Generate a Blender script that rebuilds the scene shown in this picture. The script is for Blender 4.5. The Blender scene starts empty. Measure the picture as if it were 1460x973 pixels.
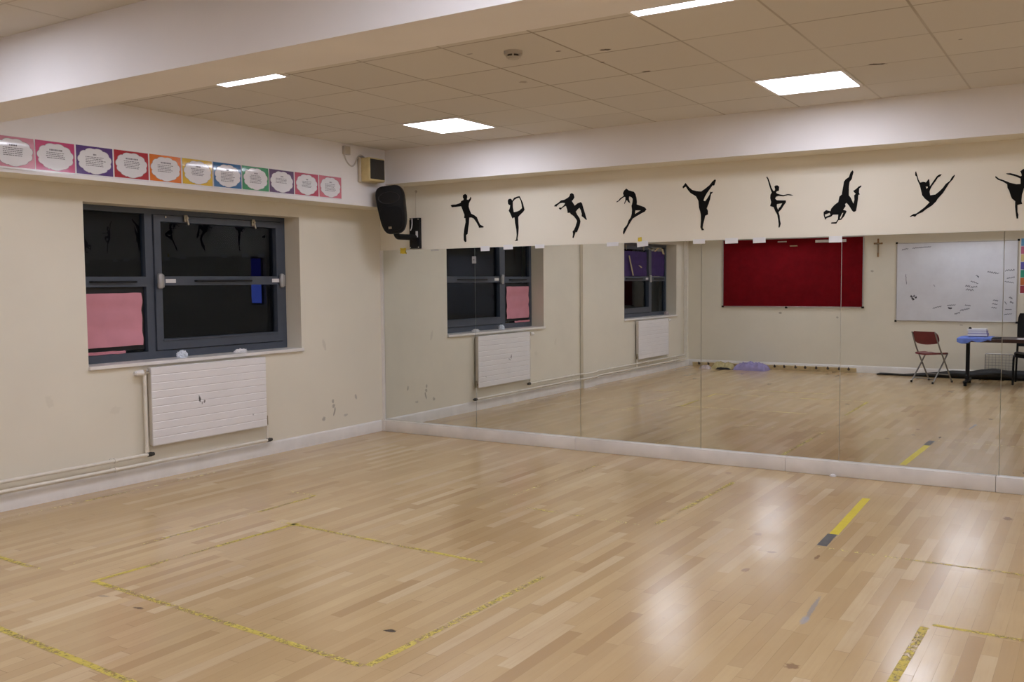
import bpy, bmesh, math, random
from mathutils import Vector, Matrix, noise
from mathutils.geometry import tessellate_polygon
SC = bpy.context.scene
COL = SC.collection
R = math.radians
rnd = random.Random(7)
DANCERS = [
[[(1.134,2.524),(1.156,2.51),(1.158,2.487),(1.151,2.467),(1.172,2.461),(1.191,2.475),(1.198,2.49),(1.208,2.483),(1.206,2.466),(1.189,2.442),(1.179,2.426),(1.174,2.394),(1.188,2.354),(1.205,2.32),(1.244,2.302),(1.275,2.281),(1.291,2.244),(1.314,2.204),(1.357,2.184),(1.353,2.173),(1.298,2.173),(1.296,2.185),(1.267,2.232),(1.235,2.269),(1.207,2.28),(1.181,2.28),(1.177,2.236),(1.165,2.17),(1.157,2.114),(1.138,2.105),(1.142,2.039),(1.125,2.033),(1.109,2.053),(1.108,2.106),(1.117,2.172),(1.134,2.237),(1.132,2.277),(1.116,2.278),(1.121,2.311),(1.103,2.351),(1.083,2.398),(1.075,2.4),(1.026,2.398),(0.965,2.396),(0.947,2.418),(0.969,2.422),(1.014,2.422),(1.072,2.435),(1.084,2.454),(1.109,2.462),(1.115,2.473),(1.103,2.49),(1.105,2.513)]],
[[(1.648,2.428),(1.659,2.443),(1.679,2.446),(1.692,2.44),(1.7,2.424),(1.724,2.453),(1.762,2.463),(1.787,2.465),(1.8,2.442),(1.822,2.4),(1.836,2.355),(1.843,2.329),(1.825,2.308),(1.79,2.281),(1.769,2.262),(1.769,2.212),(1.773,2.154),(1.768,2.097),(1.758,2.052),(1.762,2.027),(1.724,2.027),(1.743,2.04),(1.749,2.085),(1.745,2.142),(1.731,2.207),(1.726,2.258),(1.715,2.258),(1.701,2.249),(1.677,2.299),(1.658,2.328),(1.671,2.353),(1.676,2.382),(1.663,2.386),(1.651,2.396)],
 [(1.707,2.412),(1.728,2.433),(1.754,2.445),(1.781,2.45),(1.801,2.417),(1.81,2.375),(1.814,2.346),(1.783,2.325),(1.753,2.315),(1.717,2.311),(1.707,2.361)]],
[[(2.372,2.462),(2.391,2.45),(2.4,2.419),(2.385,2.398),(2.371,2.387),(2.392,2.358),(2.402,2.342),(2.434,2.362),(2.468,2.372),(2.482,2.357),(2.496,2.31),(2.513,2.261),(2.523,2.227),(2.533,2.202),(2.523,2.202),(2.496,2.225),(2.476,2.238),(2.478,2.262),(2.468,2.293),(2.454,2.318),(2.433,2.304),(2.414,2.283),(2.426,2.258),(2.454,2.22),(2.464,2.189),(2.453,2.147),(2.425,2.087),(2.411,2.09),(2.401,2.063),(2.386,2.032),(2.377,2.039),(2.383,2.076),(2.378,2.097),(2.394,2.112),(2.412,2.148),(2.427,2.191),(2.419,2.21),(2.391,2.243),(2.363,2.261),(2.349,2.277),(2.326,2.275),(2.321,2.306),(2.307,2.344),(2.286,2.336),(2.261,2.321),(2.248,2.308),(2.229,2.322),(2.236,2.332),(2.257,2.329),(2.286,2.351),(2.3,2.369),(2.275,2.375),(2.243,2.372),(2.214,2.355),(2.204,2.342),(2.175,2.346),(2.189,2.361),(2.222,2.376),(2.254,2.399),(2.29,2.403),(2.329,2.42),(2.346,2.434),(2.353,2.455)]],
[[(2.942,2.471),(2.965,2.453),(3.018,2.437),(3.032,2.418),(3.044,2.38),(3.048,2.343),(3.046,2.32),(3.081,2.308),(3.121,2.293),(3.143,2.272),(3.127,2.251),(3.087,2.234),(3.035,2.208),(3.006,2.193),(2.977,2.152),(2.948,2.106),(2.921,2.059),(2.91,2.051),(2.907,2.07),(2.918,2.107),(2.948,2.137),(2.965,2.179),(2.986,2.205),(2.996,2.236),(2.999,2.272),(2.994,2.309),(3.003,2.34),(3.006,2.372),(2.994,2.388),(2.971,2.397),(2.968,2.374),(2.98,2.336),(2.963,2.343),(2.948,2.364),(2.939,2.36),(2.925,2.331),(2.919,2.334),(2.932,2.365),(2.932,2.392),(2.919,2.395),(2.887,2.376),(2.869,2.361),(2.845,2.349),(2.839,2.354),(2.866,2.369),(2.878,2.384),(2.916,2.406),(2.908,2.43),(2.919,2.453)],
 [(3.032,2.266),(3.087,2.264),(3.029,2.234)]],
[[(3.519,2.486),(3.53,2.472),(3.554,2.443),(3.582,2.42),(3.622,2.408),(3.665,2.402),(3.701,2.424),(3.741,2.453),(3.768,2.484),(3.791,2.501),(3.799,2.49),(3.785,2.448),(3.774,2.446),(3.769,2.449),(3.746,2.421),(3.718,2.386),(3.699,2.355),(3.686,2.321),(3.702,2.315),(3.724,2.343),(3.741,2.368),(3.749,2.397),(3.755,2.391),(3.769,2.394),(3.769,2.385),(3.755,2.373),(3.747,2.331),(3.733,2.289),(3.716,2.252),(3.728,2.23),(3.728,2.198),(3.711,2.191),(3.703,2.189),(3.697,2.162),(3.683,2.109),(3.68,2.083),(3.695,2.063),(3.672,2.061),(3.659,2.089),(3.663,2.148),(3.663,2.196),(3.657,2.223),(3.645,2.261),(3.639,2.321),(3.617,2.362),(3.565,2.394),(3.539,2.425),(3.522,2.453),(3.505,2.444),(3.495,2.437),(3.49,2.453),(3.508,2.473)]],
[[(4.248,2.495),(4.26,2.477),(4.274,2.44),(4.287,2.398),(4.303,2.369),(4.316,2.371),(4.318,2.383),(4.312,2.407),(4.323,2.415),(4.339,2.414),(4.353,2.402),(4.35,2.369),(4.334,2.365),(4.326,2.357),(4.333,2.347),(4.358,2.338),(4.389,2.33),(4.424,2.336),(4.45,2.332),(4.473,2.322),(4.45,2.323),(4.424,2.328),(4.389,2.32),(4.347,2.325),(4.327,2.321),(4.319,2.304),(4.335,2.29),(4.368,2.287),(4.41,2.285),(4.41,2.268),(4.389,2.239),(4.369,2.209),(4.356,2.197),(4.349,2.19),(4.359,2.158),(4.362,2.122),(4.369,2.091),(4.36,2.061),(4.349,2.06),(4.351,2.087),(4.347,2.123),(4.338,2.17),(4.32,2.201),(4.307,2.233),(4.276,2.244),(4.286,2.275),(4.277,2.311),(4.279,2.339),(4.29,2.357),(4.279,2.383),(4.266,2.425),(4.252,2.472),(4.243,2.485)],
 [(4.335,2.257),(4.379,2.262),(4.364,2.235),(4.348,2.22),(4.346,2.208),(4.334,2.236)]],
[[(4.946,2.498),(4.953,2.484),(4.945,2.454),(4.94,2.428),(4.923,2.406),(4.918,2.367),(4.918,2.299),(4.934,2.278),(4.955,2.23),(4.962,2.261),(4.96,2.297),(4.972,2.307),(4.951,2.331),(4.974,2.346),(4.994,2.365),(5.014,2.373),(5.014,2.361),(4.999,2.349),(4.997,2.316),(5.004,2.3),(4.992,2.298),(4.99,2.264),(4.983,2.208),(4.976,2.169),(4.959,2.162),(4.946,2.173),(4.92,2.216),(4.902,2.238),(4.89,2.23),(4.895,2.212),(4.875,2.184),(4.895,2.178),(4.903,2.17),(4.886,2.134),(4.861,2.104),(4.84,2.102),(4.823,2.074),(4.781,2.076),(4.784,2.086),(4.82,2.087),(4.835,2.11),(4.837,2.147),(4.796,2.148),(4.781,2.133),(4.747,2.124),(4.734,2.109),(4.721,2.147),(4.72,2.173),(4.741,2.188),(4.775,2.178),(4.78,2.197),(4.803,2.224),(4.836,2.249),(4.845,2.293),(4.863,2.308),(4.87,2.354),(4.879,2.411),(4.892,2.429),(4.917,2.445),(4.929,2.481)],
 [(4.73,2.152),(4.77,2.164),(4.775,2.147),(4.734,2.133)],
 [(4.868,2.158),(4.878,2.16),(4.858,2.114),(4.849,2.116)]],
[[(5.421,2.458),(5.43,2.43),(5.441,2.39),(5.453,2.367),(5.475,2.372),(5.496,2.366),(5.512,2.39),(5.518,2.385),(5.523,2.345),(5.521,2.335),(5.527,2.34),(5.549,2.374),(5.573,2.41),(5.589,2.42),(5.606,2.422),(5.596,2.406),(5.58,2.398),(5.562,2.369),(5.538,2.335),(5.526,2.309),(5.522,2.291),(5.527,2.265),(5.564,2.269),(5.592,2.292),(5.616,2.317),(5.636,2.346),(5.664,2.367),(5.679,2.396),(5.697,2.412),(5.698,2.402),(5.684,2.376),(5.66,2.349),(5.64,2.315),(5.617,2.277),(5.581,2.235),(5.569,2.214),(5.54,2.184),(5.5,2.159),(5.475,2.138),(5.436,2.122),(5.421,2.103),(5.404,2.11),(5.381,2.102),(5.385,2.111),(5.408,2.126),(5.429,2.129),(5.454,2.148),(5.487,2.173),(5.523,2.211),(5.49,2.24),(5.469,2.268),(5.462,2.299),(5.451,2.345),(5.435,2.381),(5.426,2.415),(5.416,2.425),(5.416,2.447)],
 [(5.494,2.333),(5.507,2.334),(5.509,2.325),(5.499,2.317)]],
[[(5.976,2.384),(5.999,2.363),(6.029,2.35),(6.072,2.328),(6.115,2.314),(6.143,2.314),(6.142,2.353),(6.11,2.371),(6.071,2.386),(6.05,2.392),(6.047,2.398),(6.075,2.398),(6.109,2.386),(6.144,2.37),(6.15,2.376),(6.143,2.398),(6.139,2.407),(6.159,2.423),(6.181,2.416),(6.189,2.399),(6.181,2.381),(6.175,2.369),(6.194,2.375),(6.227,2.392),(6.256,2.402),(6.258,2.394),(6.227,2.38),(6.199,2.358),(6.182,2.343),(6.179,2.315),(6.171,2.291),(6.165,2.277),(6.155,2.235),(6.152,2.188),(6.158,2.166),(6.127,2.161),(6.127,2.146),(6.128,2.108),(6.134,2.088),(6.132,2.06),(6.123,2.059),(6.117,2.094),(6.111,2.147),(6.111,2.188),(6.088,2.21),(6.079,2.235),(6.069,2.269),(6.058,2.289),(6.055,2.317),(6.025,2.339),(5.994,2.353),(5.975,2.371)]]]
CARDS = [(1.375, 1.96, 0.108, 0.049), (1.651, 1.968, 0.11, 0.047), (2.017, 1.965, 0.105, 0.038), (2.804, 1.964, 0.123, 0.038), (3.106, 1.958, 0.111, 0.048), (3.648, 1.964, 0.111, 0.04), (3.944, 1.962, 0.113, 0.047), (4.188, 1.959, 0.109, 0.046), (4.819, 1.947, 0.104, 0.051)]
CAM_LOC = (6.6909, -7.931, 1.6252)
CAM_R = (0.84598, 0.533145, -0.008542)
CAM_U = (-0.026513, 0.058058, 0.997961)
CAM_F = (-0.532554, 0.844029, -0.063251)
FPX = 1338.964

# ------------------------------------------------------------ room dimensions (metres)
W, L = 9.8, 8.97                 # room: x 0..W, y 0..-L
ZC = 2.993                       # suspended ceiling
FB, FH = 0.30, 2.644             # bulkhead over the mirrors: depth, underside
LB, LH = 0.3365, 2.400           # bulkhead over the windows
BN, BF, BH = -4.96, -4.60, 2.645 # ceiling beam
WIN1 = (-3.519, -1.2166)
WIN2 = (-8.376, -6.147)
WZ0, WZ1 = 0.9886, 2.2717
MT, MB = 1.9716, 0.1197          # mirror top / bottom
T = 0.632

# ------------------------------------------------------------ materials
class NT:
    def __init__(s, name):
        s.m = bpy.data.materials.new(name); s.m.use_nodes = True
        s.t = s.m.node_tree; s.t.nodes.clear()
        s.out = s.t.nodes.new('ShaderNodeOutputMaterial')
    def n(s, typ, **kw):
        nd = s.t.nodes.new('ShaderNode' + typ)
        for k, v in kw.items(): setattr(nd, k, v)
        return nd
    def l(s, a, b): s.t.links.new(a, b)
    def math(s, op, a, b=None, c=None, clamp=False):
        nd = s.n('Math', operation=op); nd.use_clamp = clamp
        for i, v in enumerate((a, b, c)):
            if v is None: continue
            if isinstance(v, (int, float)): nd.inputs[i].default_value = v
            else: s.l(v, nd.inputs[i])
        return nd.outputs[0]
    def mix(s, fac, a, b, blend='MIX'):
        nd = s.n('Mix', data_type='RGBA', blend_type=blend)
        for i, v in ((0, fac), (6, a), (7, b)):
            if isinstance(v, (int, float)): nd.inputs[i].default_value = v
            elif isinstance(v, (tuple, list)): nd.inputs[i].default_value = (*v[:3], 1)
            else: s.l(v, nd.inputs[i])
        return nd.outputs[2]
    def noise(s, vec, scale, detail=2, rough=.5):
        nd = s.n('TexNoise'); nd.inputs['Scale'].default_value = scale
        nd.inputs['Detail'].default_value = detail; nd.inputs['Roughness'].default_value = rough
        if vec is not None: s.l(vec, nd.inputs['Vector'])
        return nd.outputs['Fac']
    def ramp(s, fac, lo, hi):
        nd = s.n('MapRange'); nd.inputs[1].default_value = lo; nd.inputs[2].default_value = hi
        s.l(fac, nd.inputs[0]); return nd.outputs[0]
    def bsdf(s, col, rough=.5, metal=0, spec=.5, bump=None, bstr=.1, bdist=.002, coat=0):
        b = s.n('BsdfPrincipled')
        if isinstance(col, (tuple, list)): b.inputs['Base Color'].default_value = (*col[:3], 1)
        else: s.l(col, b.inputs['Base Color'])
        if isinstance(rough, (int, float)): b.inputs['Roughness'].default_value = rough
        else: s.l(rough, b.inputs['Roughness'])
        b.inputs['Metallic'].default_value = metal
        b.inputs['Specular IOR Level'].default_value = spec
        b.inputs['Coat Weight'].default_value = coat
        b.inputs['Coat Roughness'].default_value = .08
        if bump is not None:
            bn = s.n('Bump'); bn.inputs['Strength'].default_value = bstr; bn.inputs['Distance'].default_value = bdist
            s.l(bump, bn.inputs['Height']); s.l(bn.outputs[0], b.inputs['Normal'])
        s.l(b.outputs[0], s.out.inputs[0]); return b
    def pos(s): return s.n('NewGeometry').outputs['Position']
    def obj(s): return s.n('TexCoord').outputs['Object']
    def spots(s, col, P, spots):
        """stains and marks with an outline of their own: (centre, radii, turn about z/x, colour, strength)"""
        for (c, r, ax, ang, sc, st) in spots:
            mp = s.n('Mapping', vector_type='TEXTURE')
            mp.inputs['Location'].default_value = c
            mp.inputs['Rotation'].default_value = tuple(ang if i == ax else 0 for i in range(3))
            mp.inputs['Scale'].default_value = r
            s.l(P, mp.inputs['Vector'])
            ln = s.n('VectorMath', operation='LENGTH'); s.l(mp.outputs[0], ln.inputs[0])
            nz = s.noise(P, 45, 3, .6)
            d = s.math('ADD', ln.outputs['Value'], s.math('MULTIPLY', s.math('SUBTRACT', nz, .5), 1.6))
            f = s.math('MULTIPLY', s.math('SUBTRACT', 1.0, s.ramp(d, .75, 1.15), clamp=True), st)
            col = s.mix(f, col, sc)
        return col

def simple(name, col, rough=.5, metal=0, spec=.5, var=.06, scale=12, bump=0.0, bscale=120, coat=0):
    t = NT(name); P = t.obj()
    v = t.ramp(t.noise(P, scale, 3), .3, .7)
    c = t.mix(v, tuple(x * (1 - var) for x in col), tuple(min(1, x * (1 + var)) for x in col))
    t.bsdf(c, rough, metal, spec, t.noise(P, bscale, 3) if bump else None, bump, coat=coat)
    return t.m

M = {}
CREAM = (0.762, 0.717, 0.60)
def wall_mat(name, spots=()):
    t = NT(name); P = t.pos()
    v = t.ramp(t.noise(P, 1.3, 3), .3, .7)
    c = t.mix(v, tuple(x * .965 for x in CREAM), tuple(x * 1.02 for x in CREAM))
    fine = t.ramp(t.noise(P, 26, 4, .7), .72, .82)
    c = t.mix(t.math('MULTIPLY', fine, .18), c, (.42, .38, .32))
    c = t.spots(c, P, spots)
    t.bsdf(c, .55, spec=.35, bump=t.noise(P, 160, 3), bstr=.12, bdist=.001)
    return t.m
G = (.27, .25, .21)
M['wall'] = wall_mat('cream_wall_paint')
M['wall_left'] = wall_mat('cream_window_wall_paint', [
    ((0, -.77, .30), (.1, .012, .045), 0, -.35, G, .75), ((0, -.78, .36), (.1, .022, .02), 0, .5, G, .6),
    ((0, -.79, .41), (.1, .016, .022), 0, 0, G, .6), ((0, -.93, .245), (.1, .024, .022), 0, 0, G, .6),
    ((0, -.44, .42), (.1, .016, .03), 0, .4, G, .5), ((0, -.60, .245), (.1, .03, .014), 0, 0, (.35, .34, .3), .5),
    ((0, -3.85, .75), (.1, .03, .05), 0, .3, (.5, .46, .36), .2), ((0, -3.3, .62), (.1, .05, .03), 0, 0, (.5, .46, .36), .2),
    ((0, -.9, 1.0), (.1, .02, .06), 0, .3, (.5, .46, .38), .4), ((0, -2.5, .13), (.1, .012, .012), 0, 0, G, .6)])
M['back'] = wall_mat('cream_back_wall_paint', [
    ((1.75, -L, 1.02), (.03, .1, .02), 1, 0, G, .7), ((3.32, -L, 1.75), (.025, .1, .02), 1, 0, G, .6),
    ((2.75, -L, .95), (.02, .1, .02), 1, 0, G, .6), ((4.72, -L, .85), (.03, .1, .01), 1, 0, G, .5)])
M['white'] = simple('white_matt_emulsion', (.80, .775, .76), .6, var=.03, scale=2, bump=.08)
M['gloss_white'] = simple('white_gloss_woodwork', (.76, .735, .70), .35, var=.06, scale=5)
M['rail_white'] = simple('scuffed_white_mirror_rail', (.72, .68, .63), .4, var=.10, scale=4)

def ceiling_mat():
    t = NT('suspended_ceiling_tiles'); P = t.pos()
    sx = t.n('SeparateXYZ'); t.l(P, sx.inputs[0])
    u = t.math('DIVIDE', t.math('SUBTRACT', sx.outputs[0], 1.5264), .6147)
    v = t.math('DIVIDE', t.math('ADD', sx.outputs[1], .88), T)
    def line(q, w):
        f = t.math('ABSOLUTE', t.math('SUBTRACT', t.math('FRACT', t.math('ADD', q, .5)), .5))
        return t.math('SUBTRACT', 1.0, t.ramp(f, w * .5, w), clamp=True)
    def cell(q): return t.math('FLOOR', q)
    cv = t.n('CombineXYZ'); t.l(cell(u), cv.inputs[0]); t.l(cell(v), cv.inputs[1])
    wn = t.n('TexWhiteNoise', noise_dimensions='2D'); t.l(cv.outputs[0], wn.inputs['Vector'])
    base = t.mix(wn.outputs['Value'], (.63, .595, .54), (.665, .63, .57))
    pit = t.ramp(t.noise(P, 90, 3, .7), .62, .75)
    base = t.mix(t.math('MULTIPLY', pit, .12), base, (.4, .36, .3))
    br = t.ramp(t.noise(P, .9, 1), .35, .6)
    g = t.math('MAXIMUM', line(u, .014), line(v, .014))
    col = t.mix(t.math('MULTIPLY', g, t.math('ADD', t.math('MULTIPLY', br, .45), .30)), base, (.28, .23, .17))
    D = (.07, .05, .035)
    Z = ZC
    col = t.spots(col, P, [((5.42, -1.515, Z), (.055, .02, .1), 2, .35, D, .95),
        ((4.147, -2.835, Z), (.035, .02, .1), 2, .3, D, .9), ((4.111, -2.16, Z), (.03, .018, .1), 2, .2, D, .85),
        ((3.987, -2.555, Z), (.014, .012, .1), 2, 0, D, .8), ((3.274, -2.342, Z), (.03, .03, .1), 2, 0, (.3, .25, .2), .6),
        ((3.9, -2.96, Z), (.018, .012, .1), 2, 0, D, .7), ((3.42, -3.2, Z), (.02, .012, .1), 2, 0, D, .5), ((5.95, -1.9, Z), (.012, .012, .1), 2, 0, D, .6)])
    t.bsdf(col, .85, spec=.2, bump=t.math('SUBTRACT', 1.0, g), bstr=.4, bdist=.004)
    return t.m
M['ceiling'] = ceiling_mat()

def floor_mat():
    t = NT('beech_strip_floor'); P = t.pos()
    sx = t.n('SeparateXYZ'); t.l(P, sx.inputs[0])
    X, Y = sx.outputs[0], sx.outputs[1]
    u = t.math('DIVIDE', X, .069)
    row = t.math('FLOOR', u)
    w1 = t.n('TexWhiteNoise', noise_dimensions='1D'); t.l(row, w1.inputs['W'])
    ln = t.math('ADD', t.math('MULTIPLY', w1.outputs['Value'], .45), .55)
    v = t.math('ADD', t.math('DIVIDE', Y, ln), t.math('MULTIPLY', w1.outputs['Value'], 37.3))
    cell = t.math('FLOOR', v)
    cv = t.n('CombineXYZ'); t.l(row, cv.inputs[0]); t.l(cell, cv.inputs[1])
    w2 = t.n('TexWhiteNoise', noise_dimensions='2D'); t.l(cv.outputs[0], w2.inputs['Vector'])
    sp = t.n('SeparateColor'); t.l(w2.outputs['Color'], sp.inputs[0])
    r1, r2, r3 = sp.outputs[0], sp.outputs[1], sp.outputs[2]
    # grain: long streaks along y, different on every board
    gv = t.n('CombineXYZ')
    t.l(t.math('ADD', t.math('MULTIPLY', X, 55), t.math('MULTIPLY', r1, 50)), gv.inputs[0])
    t.l(t.math('ADD', t.math('MULTIPLY', Y, 3.0), t.math('MULTIPLY', r2, 30)), gv.inputs[1])
    gr = t.noise(gv.outputs[0], 1.0, 4, .6)
    big = t.ramp(t.noise(P, 1.1, 4, .6), .38, .66)
    c = t.mix(r1, (.495, .345, .172), (.60, .445, .240))
    c = t.mix(t.math('MULTIPLY', t.ramp(r2, .80, .99), .6), c, (.38, .24, .12))
    c = t.mix(t.math('MULTIPLY', t.ramp(r3, .82, .95), .55), c, (.70, .56, .36))
    c = t.mix(t.math('MULTIPLY', t.ramp(gr, .45, .75), .30), c, (.45, .30, .16))
    c = t.mix(t.math('MULTIPLY', big, .30), c, (.47, .305, .145))
    fu = t.math('ABSOLUTE', t.math('SUBTRACT', t.math('FRACT', u), .5))
    fv = t.math('ABSOLUTE', t.math('SUBTRACT', t.math('FRACT', v), .5))
    gap = t.math('MAXIMUM', t.ramp(fu, .482, .498), t.ramp(fv, .4965, .4995))
    gap = t.math('MULTIPLY', gap, t.math('ADD', t.math('MULTIPLY', t.ramp(t.noise(P, 2.2, 2), .4, .7), .5), .12))
    c = t.mix(gap, c, (.16, .09, .05))
    # knots and small dents
    vor = t.n('TexVoronoi'); vor.inputs['Scale'].default_value = 2.6; t.l(P, vor.inputs['Vector'])
    kn = t.math('SUBTRACT', 1.0, t.ramp(t.math('ADD', vor.outputs['Distance'], t.math('MULTIPLY', t.noise(P, 70, 2), .02)), .018, .05), clamp=True)
    c = t.mix(t.math('MULTIPLY', kn, .55), c, (.20, .115, .06))
    DK = (.05, .04, .035)
    c = t.spots(c, P, [((3.91, -4.608, 0), (.03, .018, .1), 2, .3, DK, .95), ((5.512, -3.30, 0), (.012, .20, .1), 2, .07, (.30, .29, .29), .75),
        ((5.52, -3.48, 0), (.02, .06, .1), 2, .07, (.38, .38, .39), .7), ((5.309, -2.418, 0), (.012, .05, .1), 2, 0, (.22, .12, .06), .8),
        ((6.179, -.875, 0), (.028, .05, .1), 2, .1, (.20, .11, .06), .8), ((5.03, -2.864, 0), (.02, .04, .1), 2, 0, (.25, .13, .07), .7),
        ((5.05, -2.45, 0), (.03, .02, .1), 2, .3, (.24, .13, .07), .7), ((2.62, -5.02, 0), (.03, .015, .1), 2, .1, DK, .7),
        ((2.30, -5.0, 0), (.03, .012, .1), 2, .4, (.25, .2, .15), .7), ((5.62, -4.05, 0), (.03, .03, .1), 2, .4, (.22, .12, .07), .7),
        ((4.86, -2.1, 0), (.02, .035, .1), 2, .2, (.25, .14, .08), .6), ((4.05, -.35, 0), (.03, .04, .1), 2, .2, (.3, .18, .1), .6)])
    rough = t.math('ADD', .11, t.math('MULTIPLY', t.noise(P, 3.5, 3), .17))
    t.bsdf(c, rough, spec=.5, bump=t.math('SUBTRACT', t.math('MULTIPLY', gr, .25), gap), bstr=.12, bdist=.0015)
    return t.m
M['floor'] = floor_mat()

def mirror_mat():
    t = NT('silvered_mirror_glass'); P = t.pos()
    sm = t.ramp(t.noise(P, 5, 4, .7), .45, .85)
    b = t.bsdf(t.mix(sm, (.775, .795, .775), (.745, .765, .75)), .0, metal=1)
    return t.m
M['mirror'] = mirror_mat()
M['mirror_edge'] = simple('ground_glass_edge', (.20, .22, .20), .3)

def glass_mat():
    t = NT('night_window_glass')
    fr = t.n('Fresnel'); fr.inputs[0].default_value = 1.5
    tr = t.n('BsdfTransparent'); tr.inputs[0].default_value = (.85, .9, .95, 1)
    gl = t.n('BsdfGlossy'); gl.inputs['Roughness'].default_value = 0.0
    gl.inputs[0].default_value = (.60, .66, .74, 1)
    mx = t.n('MixShader'); t.l(fr.outputs[0], mx.inputs[0]); t.l(tr.outputs[0], mx.inputs[1]); t.l(gl.outputs[0], mx.inputs[2])
    t.l(mx.outputs[0], t.out.inputs[0]); return t.m
M['glass'] = glass_mat()

def emit_mat(name, col, st):
    t = NT(name); e = t.n('Emission')
    e.inputs[0].default_value = (*col, 1); e.inputs[1].default_value = st
    t.l(e.outputs[0], t.out.inputs[0]); return t.m
M['panel'] = emit_mat('led_panel_diffuser', (.915, .94, 1.09), 18.0)
M['dusk'] = emit_mat('dusk_blue_window_light', (.15, .22, 1.0), 4.5)
M['dusk_dim'] = emit_mat('deep_dusk_blue_window_light', (.10, .09, 1.0), .7)

M['frame_grey'] = simple('slate_grey_powder_coat', (.062, .076, .102), .38, var=.06)
M['black'] = simple('black_plastic', (.005, .005, .0055), .5, spec=.25, var=.2, bump=.05)
M['black_matt'] = simple('black_matt_vinyl', (.010, .010, .010), .6, var=.2)
M['decal'] = simple('black_vinyl_decal', (.005, .005, .0045), .75, spec=.12, var=.1)
M['grille'] = simple('black_steel_grille', (.005, .005, .0055), .6, spec=.2, bump=.8, bscale=900)
M['chrome'] = simple('chrome', (.75, .73, .70), .18, metal=1, var=.04)
M['silver'] = simple('grey_hinge_cover', (.42, .42, .42), .35, metal=.5, var=.05)
M['steel'] = simple('painted_steel_tube', (.30, .29, .28), .35, metal=.7)
M['rad'] = simple('white_radiator_enamel', (.80, .785, .785), .35, var=.02, scale=3)
def rad_mat():
    t = NT('white_radiator_front'); P = t.pos()
    c = t.mix(t.ramp(t.noise(P, 3, 2), .3, .7), (.79, .775, .775), (.82, .805, .805))
    K = (.05, .045, .04)
    c = t.spots(c, P, [((.0768, -2.53, .63), (.1, .011, .028), 0, .25, K, .95), ((.0768, -2.48, .605), (.1, .008, .014), 0, -.3, K, .8),
                       ((.0768, -2.505, .595), (.1, .006, .012), 0, 0, K, .7), ((.0768, -1.93, .42), (.1, .008, .006), 0, 0, K, .6)])
    t.bsdf(c, .35); return t.m
M['rad_front'] = rad_mat()
M['rad_side'] = simple('radiator_side_enamel', (.62, .57, .50), .4)
M['pipe'] = simple('cream_painted_pipe', (.74, .70, .61), .4, var=.06)
M['brass'] = simple('aged_brass', (.38, .33, .24), .35, metal=.9)
M['cap'] = simple('blackened_valve_cap', (.03, .027, .02), .5)
M['pink_paper'] = simple('pink_sugar_paper', (.61, .26, .315), .8, var=.06, scale=5, bump=.3, bscale=18)
M['paper'] = simple('white_paper', (.80, .79, .80), .7, var=.03)
M['tissue'] = simple('blue_white_tissue', (.74, .79, .86), .8, var=.08)
M['clip_white'] = simple('white_mounting_tape', (.74, .74, .74), .5, var=.03)
M['cream_plastic'] = simple('yellowed_cream_plastic', (.55, .45, .22), .5, var=.1)
M['beige_plastic'] = simple('beige_plastic', (.52, .46, .36), .5, var=.06)
M['dark_grille'] = simple('dark_brown_speaker_cloth', (.030, .027, .022), .8, bump=.6, bscale=600)
M['grey_plastic'] = simple('light_grey_plastic', (.50, .47, .43), .5)
M['tape_yellow'] = simple('worn_yellow_floor_tape', (.62, .50, .06), .5, var=.18, scale=40)
M['tape_yellow_new'] = simple('yellow_floor_tape', (.66, .53, .035), .45, var=.08, scale=20)
M['tape_grey'] = simple('dark_grey_gaffer_tape', (.075, .072, .068), .6, var=.15, scale=40)
M['tape_dirt'] = simple('tape_glue_dirt', (.10, .085, .04), .8, var=.2, scale=50)
M['red_felt'] = simple('red_noticeboard_felt', (.155, .0038, .007), .95, spec=.1, var=.14, scale=6, bump=.3, bscale=300)
M['alu'] = simple('aluminium_trim', (.55, .53, .50), .35, metal=.8)
def whiteboard_mat():
    t = NT('whiteboard_enamel'); P = t.obj()
    c = t.mix(t.ramp(t.noise(P, 2.5, 4, .65), .3, .75), (.72, .73, .77), (.63, .63, .67))
    t.bsdf(c, .3); return t.m
M['whiteboard'] = whiteboard_mat()
M['ink'] = simple('grey_marker_ink', (.20, .20, .23), .6, var=.3)
M['ink_dark'] = simple('black_marker_ink', (.04, .04, .045), .6)
M['wood'] = simple('varnished_oak', (.34, .20, .09), .45, var=.2, scale=25)
M['pale_wood'] = simple('pale_pine_rail', (.60, .48, .28), .5, var=.12, scale=20)
M['peg'] = simple('dark_bronze_peg', (.06, .05, .05), .4, metal=.5)
M['chair_red'] = simple('dark_red_chair_plastic', (.16, .022, .028), .45, var=.08)
M['desk'] = simple('dark_mahogany_laminate', (.040, .016, .012), .35, var=.2, scale=14)
M['lavender'] = simple('lavender_cloth', (.30, .26, .46), .85, var=.12, bump=.3)
M['straw'] = simple('pale_yellow_cloth', (.52, .44, .22), .85, var=.12, bump=.3)
M['pale_cloth'] = simple('dusty_pink_cloth', (.52, .44, .42), .85, var=.12, bump=.3)
M['blue_cloth'] = simple('bright_blue_cloth', (.13, .21, .62), .8, var=.15, bump=.3)
M['purple_cloth'] = simple('deep_purple_cloth', (.038, .015, .10), .85, var=.15, bump=.3)
M['ribbon'] = simple('straw_ribbon', (.45, .36, .20), .7)
M['violet_card'] = simple('violet_book_cover', (.27, .23, .46), .5)
M['yellow_tack'] = simple('yellow_tape_scrap', (.70, .52, .04), .6, var=.1)
M['smoke_grey'] = simple('grey_detector_plastic', (.46, .42, .36), .5)
M['smoke_dark'] = simple('detector_vents', (.05, .04, .03), .6)
M['ink_print'] = simple('printed_grey_text', (.20, .19, .21), .7)
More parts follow.
